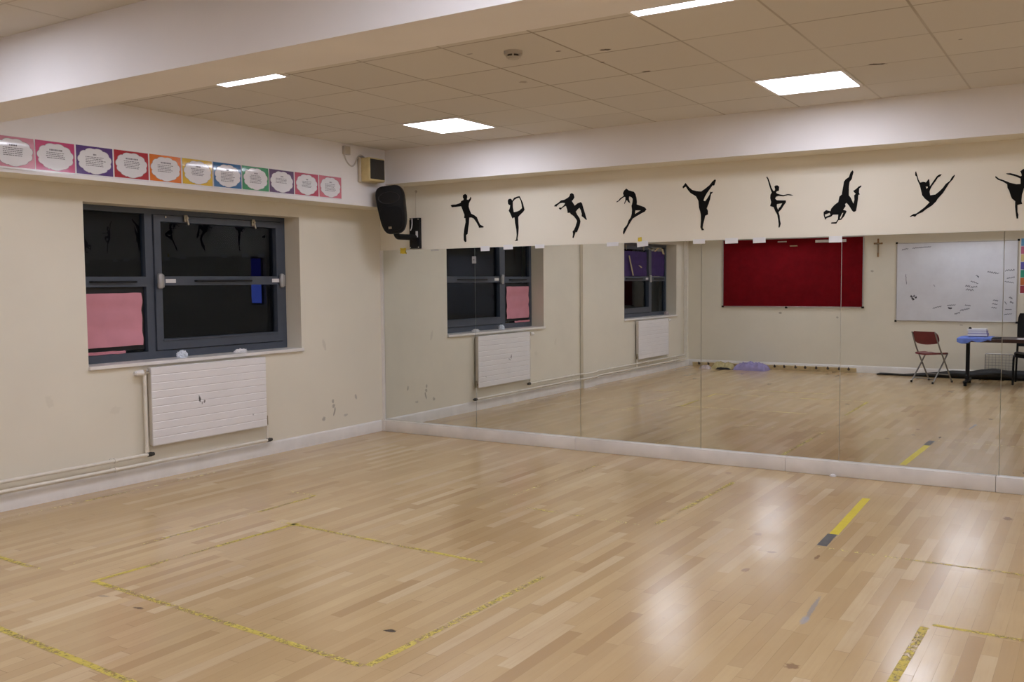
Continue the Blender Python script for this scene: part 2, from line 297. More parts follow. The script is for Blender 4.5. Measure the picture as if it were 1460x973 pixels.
M['cloud_line'] = simple('cloud_outline_print', (.30, .29, .31), .7)
M['cloud_white'] = simple('cloud_white_print', (.76, .75, .77), .25, var=.02, coat=.8)

# ------------------------------------------------------------ mesh helpers
def new(): return bmesh.new()
def box(bm, lo, hi, bev=0, seg=1):
    lo, hi = Vector(lo), Vector(hi)
    r = bmesh.ops.create_cube(bm, size=1, matrix=Matrix.Translation((lo + hi) / 2) @ Matrix.Diagonal((*(hi - lo), 1)))
    vs = r['verts']
    if bev:
        es = list({e for v in vs for e in v.link_edges})
        bmesh.ops.bevel(bm, geom=es, offset=bev, segments=seg, affect='EDGES', profile=.5)
    return bm
def obox(bm, mat, size, bev=0, seg=1):
    r = bmesh.ops.create_cube(bm, size=1, matrix=mat @ Matrix.Diagonal((*size, 1)))
    if bev:
        es = list({e for v in r['verts'] for e in v.link_edges})
        bmesh.ops.bevel(bm, geom=es, offset=bev, segments=seg, affect='EDGES')
def cyl(bm, a, b, r, r2=None, n=20):
    a, b = Vector(a), Vector(b); d = b - a
    q = Vector((0, 0, 1)).rotation_difference(d).to_matrix().to_4x4()
    bmesh.ops.create_cone(bm, cap_ends=True, segments=n, radius1=r, radius2=r if r2 is None else r2, depth=d.length,
                          matrix=Matrix.Translation((a + b) / 2) @ q)
def tube(bm, pts, r, n=10, fillet=0):
    P = [Vector(p) for p in pts]
    if fillet:
        Q = [P[0]]
        for i in range(1, len(P) - 1):
            a = (P[i - 1] - P[i]); b = (P[i + 1] - P[i])
            f = min(fillet, a.length * .45, b.length * .45); a = P[i] + a.normalized() * f; b = P[i] + b.normalized() * f
            for k in range(6):
                s = k / 5; Q.append(a.lerp(P[i], s).lerp(P[i].lerp(b, s), s))
        Q.append(P[-1]); P = Q
    rings = []; prev = None
    for i, p in enumerate(P):
        d = (P[min(i + 1, len(P) - 1)] - P[max(i - 1, 0)]).normalized()
        if prev is None:
            x = d.orthogonal().normalized()
        else:
            x = (prev - d * prev.dot(d)).normalized()
        prev = x; y = d.cross(x)
        rings.append([bm.verts.new(p + (x * math.cos(t) + y * math.sin(t)) * r) for t in [2 * math.pi * k / n for k in range(n)]])
    for A, B in zip(rings, rings[1:]):
        for k in range(n): bm.faces.new((A[k], A[(k + 1) % n], B[(k + 1) % n], B[k]))
    bm.faces.new(rings[0][::-1]); bm.faces.new(rings[-1])
def smooth_by_angle(me, ang=35):
    for p in me.polygons: p.use_smooth = True
    try: me.set_sharp_from_angle(angle=R(ang))
    except Exception: pass
def obj(name, bm, mat, parent=None, smooth=True):
    bmesh.ops.recalc_face_normals(bm, faces=bm.faces)
    me = bpy.data.meshes.new(name); bm.to_mesh(me); bm.free()
    o = bpy.data.objects.new(name, me); COL.objects.link(o)
    for m in (mat if isinstance(mat, (list, tuple)) else [mat]): me.materials.append(m)
    if smooth: smooth_by_angle(me)
    if parent is not None:
        loc = Vector(); p = parent
        while p is not None: loc += p.location; p = p.parent
        me.transform(Matrix.Translation(-loc)); o.parent = parent
    return o
def rebase(o, loc):
    """move a top-level mesh's origin to its own base"""
    o.data.transform(Matrix.Translation(-Vector(loc))); o.location = loc; return o
def tag(o, label, cat, group=None):
    o['label'] = label; o['category'] = cat
    if group: o['group'] = group
    return o
def thing(name, label, cat, loc, group=None):
    o = bpy.data.objects.new(name, None); COL.objects.link(o); o.location = loc; o.empty_display_size = .05
    return tag(o, label, cat, group)
def struct(o): o['kind'] = 'structure'; return o
def clone(root, loc, label, group=None):
    r = root.copy(); COL.objects.link(r); r.location = loc; r['label'] = label
    if group: r['group'] = group
    for ch in list(root.children):
        c = ch.copy(); COL.objects.link(c); c.parent = r
        for g in list(ch.children):
            d = g.copy(); COL.objects.link(d); d.parent = c
    return r
def sbox(name, lo, hi, mat, parent=None, bev=0):
    return obj(name, box(new(), lo, hi, bev), mat, parent)

# ------------------------------------------------------------ setting
struct(sbox('floor', (-.35, -L - .3, -.12), (W + .3, .3, 0), M['floor']))
struct(sbox('ceiling', (-.35, -L - .3, ZC), (W + .3, .3, ZC + .12), M['ceiling']))
struct(sbox('wall_front', (-.35, .006, 0), (W + .3, .3, ZC), M['wall']))
struct(sbox('wall_back', (-.35, -L - .3, 0), (W + .3, -L, ZC), M['back']))
bm = new()
for y0, y1 in ((-L, WIN2[0]), (WIN2[1], WIN1[0]), (WIN1[1], .006)): box(bm, (-.35, y0, 0), (0, y1, ZC))
for w in (WIN1, WIN2):
    box(bm, (-.35, w[0], 0), (0, w[1], WZ0 - .03)); box(bm, (-.35, w[0], WZ1), (0, w[1], ZC))
box(bm, (0, BN, 0), (.055, BF, LH))                                   # shallow pier under the beam
struct(obj('wall_left', bm, M['wall_left'], smooth=False))
bm = new()
RW = (-7.95, -7.50, 1.12, 2.27)                                       # slim window in the right wall
box(bm, (W, -L, 0), (W + .3, RW[0], ZC)); box(bm, (W, RW[1], 0), (W + .3, .006, ZC))
box(bm, (W, RW[0], 0), (W + .3, RW[1], RW[2])); box(bm, (W, RW[0], RW[3]), (W + .3, RW[1], ZC))
struct(obj('wall_right', bm, M['wall'], smooth=False))
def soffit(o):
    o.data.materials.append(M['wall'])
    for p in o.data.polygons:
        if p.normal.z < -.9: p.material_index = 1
struct(sbox('trim_1', (LB, BN, BH), (W, BF, ZC), M['white']))          # beam
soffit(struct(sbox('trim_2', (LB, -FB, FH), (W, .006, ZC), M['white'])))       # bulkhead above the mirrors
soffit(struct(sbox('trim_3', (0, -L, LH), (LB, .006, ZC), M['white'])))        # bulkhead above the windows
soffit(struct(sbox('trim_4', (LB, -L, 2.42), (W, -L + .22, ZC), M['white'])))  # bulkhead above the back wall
struct(sbox('trim_5', (.0, -.012, MB), (.036, .006, MT), M['gloss_white'], bev=.002))   # white corner strip beside the mirrors
# skirtings
def skirting(name, a, b, n, h=.1202, t=.018):
    a, b, n = Vector(a), Vector(b), Vector(n)
    bm = new(); prof = [(0, 0), (t, 0), (t, h * .86), (t * .75, h * .95), (t * .35, h), (0, h)]
    ra = [bm.verts.new(a + n * p + Vector((0, 0, q))) for p, q in prof]; rb = [bm.verts.new(b + n * p + Vector((0, 0, q))) for p, q in prof]
    for i in range(len(prof)): j = (i + 1) % len(prof); bm.faces.new((ra[i], ra[j], rb[j], rb[i]))
    bm.faces.new(ra[::-1]); bm.faces.new(rb)
    return bm
bm = skirting('x', (0, BF, 0), (0, -.045, 0), (1, 0, 0))
for a, b in (((.055, BN, 0), (.055, BF, 0)), ((0, -L, 0), (0, BN, 0))):
    b2 = skirting('x', a, b, (1, 0, 0)); me = bpy.data.meshes.new('t'); b2.to_mesh(me); b2.free(); bm.from_mesh(me); bpy.data.meshes.remove(me)
struct(obj('baseboard_left', bm, M['gloss_white']))
struct(obj('baseboard_back', skirting('x', (.018, -L, 0), (W, -L, 0), (0, 1, 0)), M['gloss_white']))
struct(obj('baseboard_right', skirting('x', (W, -L, 0), (W, -.045, 0), (-1, 0, 0)), M['gloss_white']))
bm = new(); x = 0.0
for x1 in (.062, 2.42, 4.44, 6.03, 8.2, W):                            # rail that carries the mirrors, in butted lengths
    box(bm, (x + .0008, -.0444, 0), (x1 - .0008, .006, MB), .005, 2); x = x1
struct(obj('baseboard_front', bm, M['rail_white']))

# ------------------------------------------------------------ windows
def window(name, y0, y1, mull, fx=-.20):
    """grey metal window: narrow pair on the low-y side, wide pivot sash on the other"""
    m0, m1 = mull
    root = bpy.data.objects.new(name, None); COL.objects.link(root); root.location = (fx, (y0 + y1) / 2, WZ0); struct(root)
    bm = new(); z0, z1 = WZ0, WZ1
    fb = fx - .06
    box(bm, (fb, y0, z0), (fx, y1, z0 + .065)); box(bm, (fb, y0, z1 - .045), (fx, y1, z1))
    for a, c in ((y0, y0 + .055), (m0, m0 + .075), (y1 - .055, y1)): box(bm, (fb, a, z0 + .065), (fx, c, z1 - .045))
    box(bm, (fb, y0 + .055, 1.608), (fx, m0, 1.693))
    obj('window_frame', bm, M['frame_grey'], root, smooth=False)
    bm = new(); s0, s1, b, tp = m0 + .082, y1 - .062, z0 + .072, z1 - .05
    sx = fx + .014
    box(bm, (fb + .004, s0, b), (sx, s0 + .068, tp)); box(bm, (fb + .004, s1 - .068, b), (sx, s1, tp))
    box(bm, (fb + .004, s0 + .068, b), (sx, s1 - .068, b + .092)); box(bm, (fb + .004, s0 + .068, tp - .055), (sx, s1 - .068, tp))
    box(bm, (fb + .004, s0 + .068, 1.617), (sx + .004, s1 - .068, 1.695))
    box(bm, (sx - .002, s0 + .06, b + .078), (sx + .012, s1 - .06, b + .09), .002)
    sash = obj('sash', bm, M['frame_grey'], root)
    for a, c, q, r in ((y0 + .055, m0, z0 + .065, 1.608), (y0 + .055, m0, 1.693, z1 - .045), (s0 + .068, s1 - .068, b + .092, 1.617), (s0 + .068, s1 - .068, 1.695, tp - .055)):
        bm = new(); gx = fx - .035
        bm.faces.new([bm.verts.new(v) for v in ((gx, a, q), (gx, c, q), (gx, c, r), (gx, a, r))])
        obj('pane', bm, M['glass'], root)
    def pull(a, c, xx, z, par):
        bm = new(); tube(bm, [(xx, a, z), (xx + .028, a, z), (xx + .028, c, z), (xx, c, z)], .008, 8, .012)
        obj('handle', bm, M['black'], par)
    pull(y0 + .17, m0 - .11, fx, 1.65, root)
    mid = (s0 + s1) / 2; pull(mid - .32, mid + .32, sx + .004, 1.655, sash)
    for yy in (s0 + .035, s1 - .02):                                   # round pivot covers either side of the wide sash
        bm = new(); box(bm, (sx, yy - .027, 1.588), (sx + .042, yy + .022, 1.722), .018, 4); box(bm, (sx + .006, yy + .024, 1.60), (sx + .034, yy + .032, 1.71), .003)
        obj('pivot_hinge', bm, M['silver'], sash)
    for a in (s0 + .1, s1 - .135):
        o = sbox('sticker', (sx + .004, a, 1.638), (sx + .0052, a + .105, 1.672), M['clip_white'], sash)
    for yy in (s0 + .33, s1 - .36):                                    # little chrome catches on the top rail
        bm = new(); cyl(bm, (sx, yy, tp - .015), (sx + .03, yy, tp - .015), .012); box(bm, (sx, yy - .024, tp - .05), (sx + .022, yy + .012, tp + .012), .004)
        tube(bm, [(sx + .02, yy, tp - .02), (sx + .03, yy + .01, tp - .075)], .008)
        obj('latch', bm, M['brass'], sash)
    bm = new(); cyl(bm, (sx, s0 + .12, tp - .015), (sx + .006, s0 + .12, tp - .015), .009); obj('screw', bm, M['chrome'], sash)
    sbox('window_sill', (fx - .02, y0 - .006, z0 - .03), (.028, y1 + .012, z0), M['gloss_white'], root, .004)
    return root
window('window_1', *WIN1, (-2.825, -2.67))
window('window_2', *WIN2, (-7.70, -7.53))
root = bpy.data.objects.new('window_3', None); COL.objects.link(root); root.location = (W + .1, sum(RW[:2]) / 2, RW[2]); struct(root)
bm = new()
for lo, hi in (((W + .08, RW[0], RW[2]), (W + .14, RW[0] + .05, RW[3])), ((W + .08, RW[1] - .05, RW[2]), (W + .14, RW[1], RW[3])),
               ((W + .08, RW[0], RW[2]), (W + .14, RW[1], RW[2] + .05)), ((W + .08, RW[0], RW[3] - .05), (W + .14, RW[1], RW[3]))): box(bm, lo, hi, .003)
obj('window_frame', bm, M['frame_grey'], root)
sbox('pane', (W + .105, RW[0] + .05, RW[2] + .05), (W + .112, RW[1] - .05, 1.62), M['dusk'], root)
sbox('pane', (W + .105, RW[0] + .05, 1.66), (W + .112, RW[1] - .05, RW[3] - .05), M['dusk_dim'], root)
sbox('transom', (W + .08, RW[0] + .05, 1.62), (W + .14, RW[1] - .05, 1.66), M['frame_grey'], root)
sbox('window_sill', (W - .03, RW[0] - .05, RW[2] - .03), (W + .08, RW[1] + .05, RW[2]), M['gloss_white'], root, .004)

# ------------------------------------------------------------ ceiling lights
LX = (1.812, 4.904, 8.02)
LY = (-1.196, -3.69, -5.85, -8.3)
first = None
for j, y in enumerate(LY):
    for i, x in enumerate(LX):
        lab = [['square ceiling light panel next to the corner of window wall and mirrors', 'square ceiling light panel above the fourth mirror, right of the smoke detector', 'square ceiling light panel in the mirror row, out past the right edge'],
               ['square ceiling light panel half hidden behind the beam, above the window', 'square ceiling light panel half hidden behind the beam at the top edge', 'square ceiling light panel behind the beam, out past the right edge'],
               ['square ceiling light panel on the near side of the beam by the second window', 'square ceiling light panel on the near side of the beam, mid room', 'square ceiling light panel on the near side of the beam by the right wall'],
               ['square ceiling light panel over the coat rail by the back wall', 'square ceiling light panel over the desk by the back wall', 'square ceiling light panel in the back right corner']][j][i]
        if first is None:
            first = thing('ceiling_light', lab, 'light', (x, y, ZC), 'square ceiling light panels')
            bm = new(); h, k = .304, .284
            for lo, hi in (((-h, -h), (h, -k)), ((-h, k), (h, h)), ((-h, -k), (-k, k)), ((k, -k), (h, k))):
                box(bm, (x + lo[0], y + lo[1], ZC - .010), (x + hi[0], y + hi[1], ZC))
            obj('frame', bm, M['white'], first)
            sbox('diffuser', (x - k, y - k, ZC - .006), (x + k, y + k, ZC - .001), M['panel'], first)
        else:
            clone(first, (x, y, ZC), lab)

# smoke detector
x, y = 3.675, -3.11
t = thing('smoke_detector', 'small grey round smoke detector on the ceiling tiles', 'smoke detector', (x, y, ZC))
bm = new(); cyl(bm, (x, y, ZC), (x, y, ZC - .022), .056, .054, 32); obj('base', bm, M['smoke_grey'], t)
bm = new(); cyl(bm, (x, y, ZC - .022), (x, y, ZC - .034), .040, .040, 24); obj('vent', bm, M['smoke_dark'], t)
bm = new(); cyl(bm, (x, y, ZC - .034), (x, y, ZC - .046), .044, .030, 32)
for k in range(6):
    a = k * math.pi / 3; box(bm, (x + .042 * math.cos(a) - .004, y + .042 * math.sin(a) - .004, ZC - .036), (x + .042 * math.cos(a) + .004, y + .042 * math.sin(a) + .004, ZC - .020))
obj('cap', bm, M['smoke_grey'], t)

# ------------------------------------------------------------ mirrors
SX = [.0391, 1.247, 2.4601, 3.6724, 4.8699, 6.047, 7.25]
MLAB = ['narrowest-looking tall mirror panel, in the corner below the loudspeaker', 'tall mirror panel below the dancer holding a raised foot and the dancer kicking a knee',
        'tall mirror panel below the backbending and handstand dancers, reflecting the far window', 'tall mirror panel reflecting most of the red noticeboard',
        'tall mirror panel reflecting the cross, whiteboard and red folding chair', 'tall mirror panel cut by the right edge, reflecting the black chair']
for i in range(6):
    a, b = SX[i] + .002, SX[i + 1] - .002
    t = thing('wall_mirror', MLAB[i], 'mirror', ((a + b) / 2, .005, MB), 'row of tall wall mirrors')
    bm = new(); box(bm, (a, .0006, MB), (b, .0055, MT)); obj('backing', bm, M['mirror_edge'], t)
    bm = new(); bm.faces.new([bm.verts.new(v) for v in ((a, 0, MB), (b, 0, MB), (b, 0, MT), (a, 0, MT))]); obj('reflective_face', bm, M['mirror'], t)
CL = ['first white tape tab from the corner on the mirror top edge', 'second white tape tab from the corner on the mirror top edge', 'third white tape tab from the corner on the mirror top edge',
      'faint white tape tab on the mirror top left of the far window reflection', 'crooked white tape tab on the mirror top below the yellow scrap',
      'white tape tab on the mirror top between far window and red noticeboard', 'white tape tab on the mirror top at the left end of the red noticeboard',
      'white tape tab on the mirror top, second over the red noticeboard', 'white tape tab on the mirror top at the seam, over the right of the noticeboard']
for i, (x, z, w, h) in enumerate(CARDS):
    bm = new(); obox(bm, Matrix.Translation((x, -.001, z)) @ Matrix.Rotation(-.09 if i == 4 else rnd.uniform(-.02, .02), 4, 'Y'), (w, .0016, h), .0004)
    tag(rebase(obj('tape_tab', bm, M['clip_white']), (x, -.001, z)), CL[i], 'tape', 'white tape tabs along the mirror tops')
def scrap(name, c, size, mat, label, cat, seed=1, ax='y'):
    """small crumpled scrap: a wrinkled grid"""
    r = random.Random(seed); bm = new(); n = 7; g = {}
    for i in range(n):
        for j in range(n):
            a, b = (i / (n - 1) - .5), (j / (n - 1) - .5)
            k = .75 + .25 * noise.noise(Vector((i * .6 + seed, j * .6, seed)))
            d = abs(noise.noise(Vector((i * .9, j * .9, seed * 3.1)))) * size[2]
            p = (c[0] + a * size[0] * k, c[1] - .001 - d, c[2] + b * size[1] * k) if ax == 'y' else (c[0] + a * size[0] * k, c[1] + b * size[1] * k, c[2] + .001 + d)
            g[i, j] = bm.verts.new(p)
    for i in range(n - 1):
        for j in range(n - 1): bm.faces.new((g[i, j], g[i + 1, j], g[i + 1, j + 1], g[i, j + 1]))
    geom = bmesh.ops.extrude_face_region(bm, geom=bm.faces[:])['geom']
    off = Vector((0, .0008, 0)) if ax == 'y' else Vector((0, 0, -.0008))
    for v in geom:
        if isinstance(v, bmesh.types.BMVert): v.co += off
    return tag(rebase(obj(name, bm, mat), c), label, cat)
scrap('tape_scrap', (.319, 0, 1.962), (.10, .075, .02), M['yellow_tack'], 'yellow tape scrap on the mirror top edge below the loudspeaker', 'tape', 2)
scrap('tape_scrap', (3.08, .004, 1.998), (.05, .05, .01), M['yellow_tack'], 'tiny yellow tape scrap on the wall above a crooked white tab', 'tape', 5)
bm = new(); box(bm, (.69, -.001, 1.953), (.79, .0, 1.967)); tag(rebase(obj('tape_strip', bm, M['grey_plastic']), (.74, 0, 1.96)), 'faint grey tape strip at the top of the corner mirror', 'tape')
t = thing('mirror_clip', 'small grey clip bridging the first seam between mirrors', 'clip', (1.24, 0, 1.848))
bm = new(); box(bm, (1.213, -.004, 1.813), (1.262, 0, 1.885), .0015); obj('plate', bm, M['silver'], t)
bm = new(); cyl(bm, (1.238, -.004, 1.849), (1.238, -.007, 1.849), .006); obj('screw', bm, M['chrome'], t)

# ------------------------------------------------------------ dancers on the wall
DL = ['black wall decal of a dancer with spread arms, kicking one leg out sideways', 'black wall decal of a dancer on one leg holding the raised foot behind her head',
      'black wall decal of a leaning dancer lifting one bent knee, both arms forward', 'black wall decal of a backbending dancer with loose hanging hair',
      'black wall decal of an upside down dancer on one hand with split legs', 'black wall decal of a ballerina on one toe, arm raised, knee bent',
      'black wall decal of a breakdancer upside down on folded arms', 'black wall decal of a leaping dancer in a full split, arms up', 'black wall decal of a skirted ballerina with leg stretched back, cut by the right edge']
for lab, loops in zip(DL, DANCERS):
    P = [[Vector((x, z, 0)) for x, z in lp] for lp in loops]
    flat = [p for lp in P for p in lp]
    bm = new(); fr = [bm.verts.new((p.x, .0035, p.y)) for p in flat]
    for tri in tessellate_polygon(P):
        try: bm.faces.new([fr[i] for i in tri])
        except ValueError: pass
    geom = bmesh.ops.extrude_face_region(bm, geom=bm.faces[:])['geom']
    for v in geom:
        if isinstance(v, bmesh.types.BMVert): v.co.y = .0058
    bx = sum(p.x for p in flat) / len(flat); bz = min(p.y for p in flat)
    tag(rebase(obj('dancer_decal', bm, M['decal'], smooth=False), (bx, .0058, bz)), lab, 'wall decal', 'black dancer decals above the mirrors')

# ------------------------------------------------------------ posters on the window bulkhead
PC = [('pale pink', (.60, .24, .32)), ('magenta', (.52, .055, .17)), ('violet', (.085, .035, .19)), ('crimson red', (.40, .02, .035)), ('orange', (.70, .17, .015)), ('yellow', (.66, .42, .012)),
      ('blue', (.018, .13, .32)), ('green', (.025, .27, .10)), ('dark purple', (.085, .035, .12)), ('rose red', (.45, .065, .12)), ('salmon pink', (.58, .17, .22))]
PL = ['pale pink cloud poster, cut by the left edge', 'magenta cloud poster, second from the left edge', 'violet cloud poster between magenta and crimson ones', 'crimson red cloud poster beside the orange one',
      'orange cloud poster', 'yellow cloud poster', 'blue cloud poster with a bright glare along its top', 'green cloud poster', 'dark purple cloud poster right of the green one',
      'rose red cloud poster, second from the right end of the row', 'salmon pink cloud poster at the right end of the row']
PZ0, PZ1 = 2.424, 2.648
edges = [-4.405, -4.094, -3.786, -3.476, -3.164, -2.857, -2.544, -2.234, -1.916, -1.603, -1.284, -.966]
for i in range(11):
    a, b = edges[i] + .003, edges[i + 1] - .003
    x0 = LB + .0012; z0, z1 = PZ0 + .012 * i / 10, PZ1 + .008 * i / 10
    t = thing('cloud_poster', PL[i] + ' on the bulkhead', 'poster', (LB, (a + b) / 2, z0), 'row of cloud posters on the bulkhead')
    curl = {0: .009, 6: .008, 7: .005, 5: .0045}.get(i, .0005)
    def sheet(name, pts, dx, mat, par):
        """flat print following the sheet, whose top edge peels off the wall a little"""
        bm = new()
        for poly in pts:
            vs = []
            for (y, z) in poly:
                s = max(0, (z - (z1 - .08)) / .08); vs.append(bm.verts.new((x0 + dx + curl * (1 - s * s), y, z)))
            bm.faces.new(vs)
        return obj(name, bm, mat, par, smooth=False)
    strips = [z0 + (z1 - z0 - .08) * k / 3 for k in range(4)] + [z1 - .08 + .08 * k / 6 for k in range(1, 7)]
    sheet('laminate', [[(a, p), (b, p), (b, q), (a, q)] for p, q in zip(strips, strips[1:])], 0, M['cloud_white'], t)
    ca, cb = a + .003, b - .003; st2 = [max(s, z0 + .013) for s in strips]; st2[-1] -= .003
    cm = simple(PC[i][0].replace(' ', '_') + '_poster_print', PC[i][1], .22, var=.05, coat=.8)
    sheet('colour_print', [[(ca, p), (cb, p), (cb, q), (ca, q)] for p, q in zip(st2, st2[1:]) if q > p], .0006, cm, t)
    cy, cz = (a + b) / 2, (z0 + z1) / 2 + .004
    def cloud(sc, off=0):
        P = []
        for k in range(72):
            th = 2 * math.pi * k / 72
            r = .93 + .10 * abs(math.sin(th * 5.5 + .6 + off)) ** .55 - .05 * (math.cos(2 * th) < -2) + .05 * max(0, math.cos(2 * (th - .6))) * 0 + (.05 if 4.3 < th < 5.1 else 0)
            ex = lambda v: math.copysign(abs(v) ** .92, v)
            P.append((cy + .133 * sc * r * ex(math.cos(th)), cz + .089 * sc * r * ex(math.sin(th))))
        return P
    def fan(P):
        out = []; n = len(P); rg = lambda k, f: (cy + (P[k % n][0] - cy) * f, cz + (P[k % n][1] - cz) * f)
        for k in range(n):
            for q in range(8):
                a_, b_ = q / 8, (q + 1) / 8
                out.append([rg(k, b_), rg(k + 1, b_)] + ([rg(k + 1, a_), rg(k, a_)] if q else [(cy, cz)]))
        return out
    sheet('cloud_outline', fan(cloud(1.03)), .0011, M['cloud_line'], t)
    cl = sheet('cloud', fan(cloud(1.0)), .0016, M['cloud_white'], t)
    rr = random.Random(i * 7 + 1); words = []
    tw = (.05, .075, .022, .085, .075, .03, .022, .027, .025, .018, .026)[i]
    def word(y, z, w, h): words.append([(y, z), (y + w, z), (y + w, z + h), (y, z + h)])
    y = cy - tw * .6
    while y < cy + tw * .55: w = rr.uniform(.007, .016); word(y, cz + .040, w, .0115); y += w + .003
    nl = (5, 4, 6, 5, 5, 5, 7, 6, 4, 5, 6)[i]
    for k in range(nl):
        z = cz + .024 - k * .0125; hw = (.085 if i in (0, 1, 2) else .07) * rr.uniform(.75, 1); y = cy - (hw if i % 2 else .075)
        while y < cy + hw - .01: w = rr.uniform(.006, .022); word(y, z, w, .0056); y += w + .003
    sheet('printed_text', words, .0021, M['ink_print'], cl)

# ------------------------------------------------------------ loudspeaker on its wall bracket
SP = Vector((.528, -.40, 2.378)); fwd = Vector((.38, -.90, -.20)).normalized()
rt = fwd.cross(Vector((0, 0, 1))).normalized(); upv = rt.cross(fwd).normalized()
tilt = Matrix.Rotation(R(5), 3, fwd); rt = tilt @ rt; upv = tilt @ upv
def sp(u, v, w): return SP + rt * u + upv * v + fwd * w
def outline(sw, sh, n=40, taper=.12):
    P = []
    for k in range(n):
        th = 2 * math.pi * k / n; c, s = math.cos(th), math.sin(th)
        e = .5; x = math.copysign(abs(c) ** e, c) * sw; y = math.copysign(abs(s) ** (e + .05), s) * sh
        P.append((x * (1 + taper * y / sh), y))
    return P
t = thing('loudspeaker', 'black loudspeaker with rounded top, tilted down from the corner', 'loudspeaker', SP)
def loft(levels, par, name, mat):
    bm = new(); rings = []
    for w, sw, sh, oy in levels: rings.append([bm.verts.new(sp(x, y + oy, w)) for x, y in outline(sw, sh)])
    for A, B in zip(rings, rings[1:]):
        for k in range(len(A)): bm.faces.new((A[k], A[(k + 1) % len(A)], B[(k + 1) % len(A)], B[k]))
    bm.faces.new(rings[0]); bm.faces.new(rings[-1][::-1]); return obj(name, bm, mat, par)
loft([(-.135, .06, .13, 0), (-.125, .080, .165, 0), (-.05, .118, .222, 0), (.05, .140, .243, 0), (.092, .142, .246, 0), (.108, .134, .238, 0), (.112, .126, .230, 0)], t, 'cabinet', M['black'])
loft([(.110, .112, .125, -.085), (.118, .110, .122, -.085), (.121, .100, .112, -.085)], t, 'grille', M['grille'])
bm = new(); rings = []
for w, r in ((.112, .10), (.106, .085), (.085, .045), (.07, .02)): rings.append([bm.verts.new(sp(1.15 * r * math.cos(a), .125 + .62 * r * math.sin(a), w + .004)) for a in [2 * math.pi * k / 28 for k in range(28)]])
for A, B in zip(rings, rings[1:]):
    for k in range(28): bm.faces.new((A[k], A[(k + 1) % 28], B[(k + 1) % 28], B[k]))
bm.faces.new(rings[-1]); obj('horn', bm, M['black_matt'], t)
bm = new(); q = Matrix((rt, upv, fwd)).transposed().to_4x4(); q.translation = sp(.035, -.175, .1225); obox(bm, q, (.035, .025, .003), .001); obj('badge', bm, M['brass'], t)
t = thing('speaker_bracket', 'black swivel wall bracket holding the loudspeaker', 'bracket', (.495, .006, 2.145))
bm = new(); box(bm, (.425, -.028, 1.982), (.565, .006, 2.305), .004); obj('wall_plate', bm, M['black'], t)
j = sp(.035, -.215, -.045); e = Vector((j.x + .012, j.y + .015, 2.098))
bm = new(); tube(bm, [(.50, -.02, 2.098), (.50, -.06, 2.098), tuple(e), tuple(j)], .031, 12, .03); obj('arm', bm, M['black'], t)
bm = new(); tube(bm, [(.47, -.035, 2.30), (.472, -.036, 2.24), (.468, -.04, 2.20), (.448, -.034, 2.175)], .0045, 8, .02); obj('cable', bm, M['paper'], t)
sbox('sticker', (.512, -.0295, 2.10), (.542, -.028, 2.165), M['clip_white'], t)
bm = new(); cyl(bm, (.50, -.001, 2.585), (.50, .006, 2.585), .014); tube(bm, [(.50, -.008, 2.585), (.499, -.004, 2.45), (.50, -.006, 2.30)], .0018, 6); obj('hanging_wire', bm, M['beige_plastic'], t)
for sx, sz in ((.55, 1.995), (.55, 2.29), (.44, 1.995), (.44, 2.29)):
    bm = new(); cyl(bm, (sx, -.028, sz), (sx, -.032, sz), .007, n=10); obj('screw', bm, M['chrome'], t)

# cream wall speaker on the window bulkhead, its cable and junction box
t = thing('wall_speaker', 'small cream box speaker with dark front by the ceiling corner', 'speaker', (LB, -.60, 2.63))
bm = new(); box(bm, (LB, -.735, 2.628), (LB + .045, -.465, 2.880), .016, 3); obj('back_shell', bm, M['beige_plastic'], t)
bm = new(); box(bm, (LB + .03, -.722, 2.636), (LB + .150, -.480, 2.872), .014, 3); obj('cabinet', bm, M['cream_plastic'], t)
bm = new(); box(bm, (LB + .146, -.708, 2.660), (LB + .1535, -.494, 2.858), .004, 2); obj('grille', bm, M['dark_grille'], t)
bm = new()
tube(bm, [(LB + .008, -.93, 2.885), (LB + .009, -.905, 2.83), (LB + .009, -.86, 2.79), (LB + .009, -.81, 2.775), (LB + .009, -.77, 2.81), (LB + .009, -.745, 2.868), (LB + .012, -.70, 2.905), (LB + .016, -.655, 2.895), (LB + .02, -.635, 2.868)], .007, 8, .03)
obj('cable', bm, M['grey_plastic'], t)
t = thing('junction_box', 'small grey junction box on the bulkhead, feeding the cream speaker', 'junction box', (LB, -.90, 2.885))
bm = new(); box(bm, (LB, -.945, 2.883), (LB + .03, -.858, 2.968), .005, 2); obj('box', bm, M['grey_plastic'], t)
bm = new(); box(bm, (LB + .03, -.938, 2.890), (LB + .034, -.865, 2.961), .003); cyl(bm, (LB + .034, -.90, 2.926), (LB + .036, -.90, 2.926), .006, n=10); obj('lid', bm, M['beige_plastic'], t)

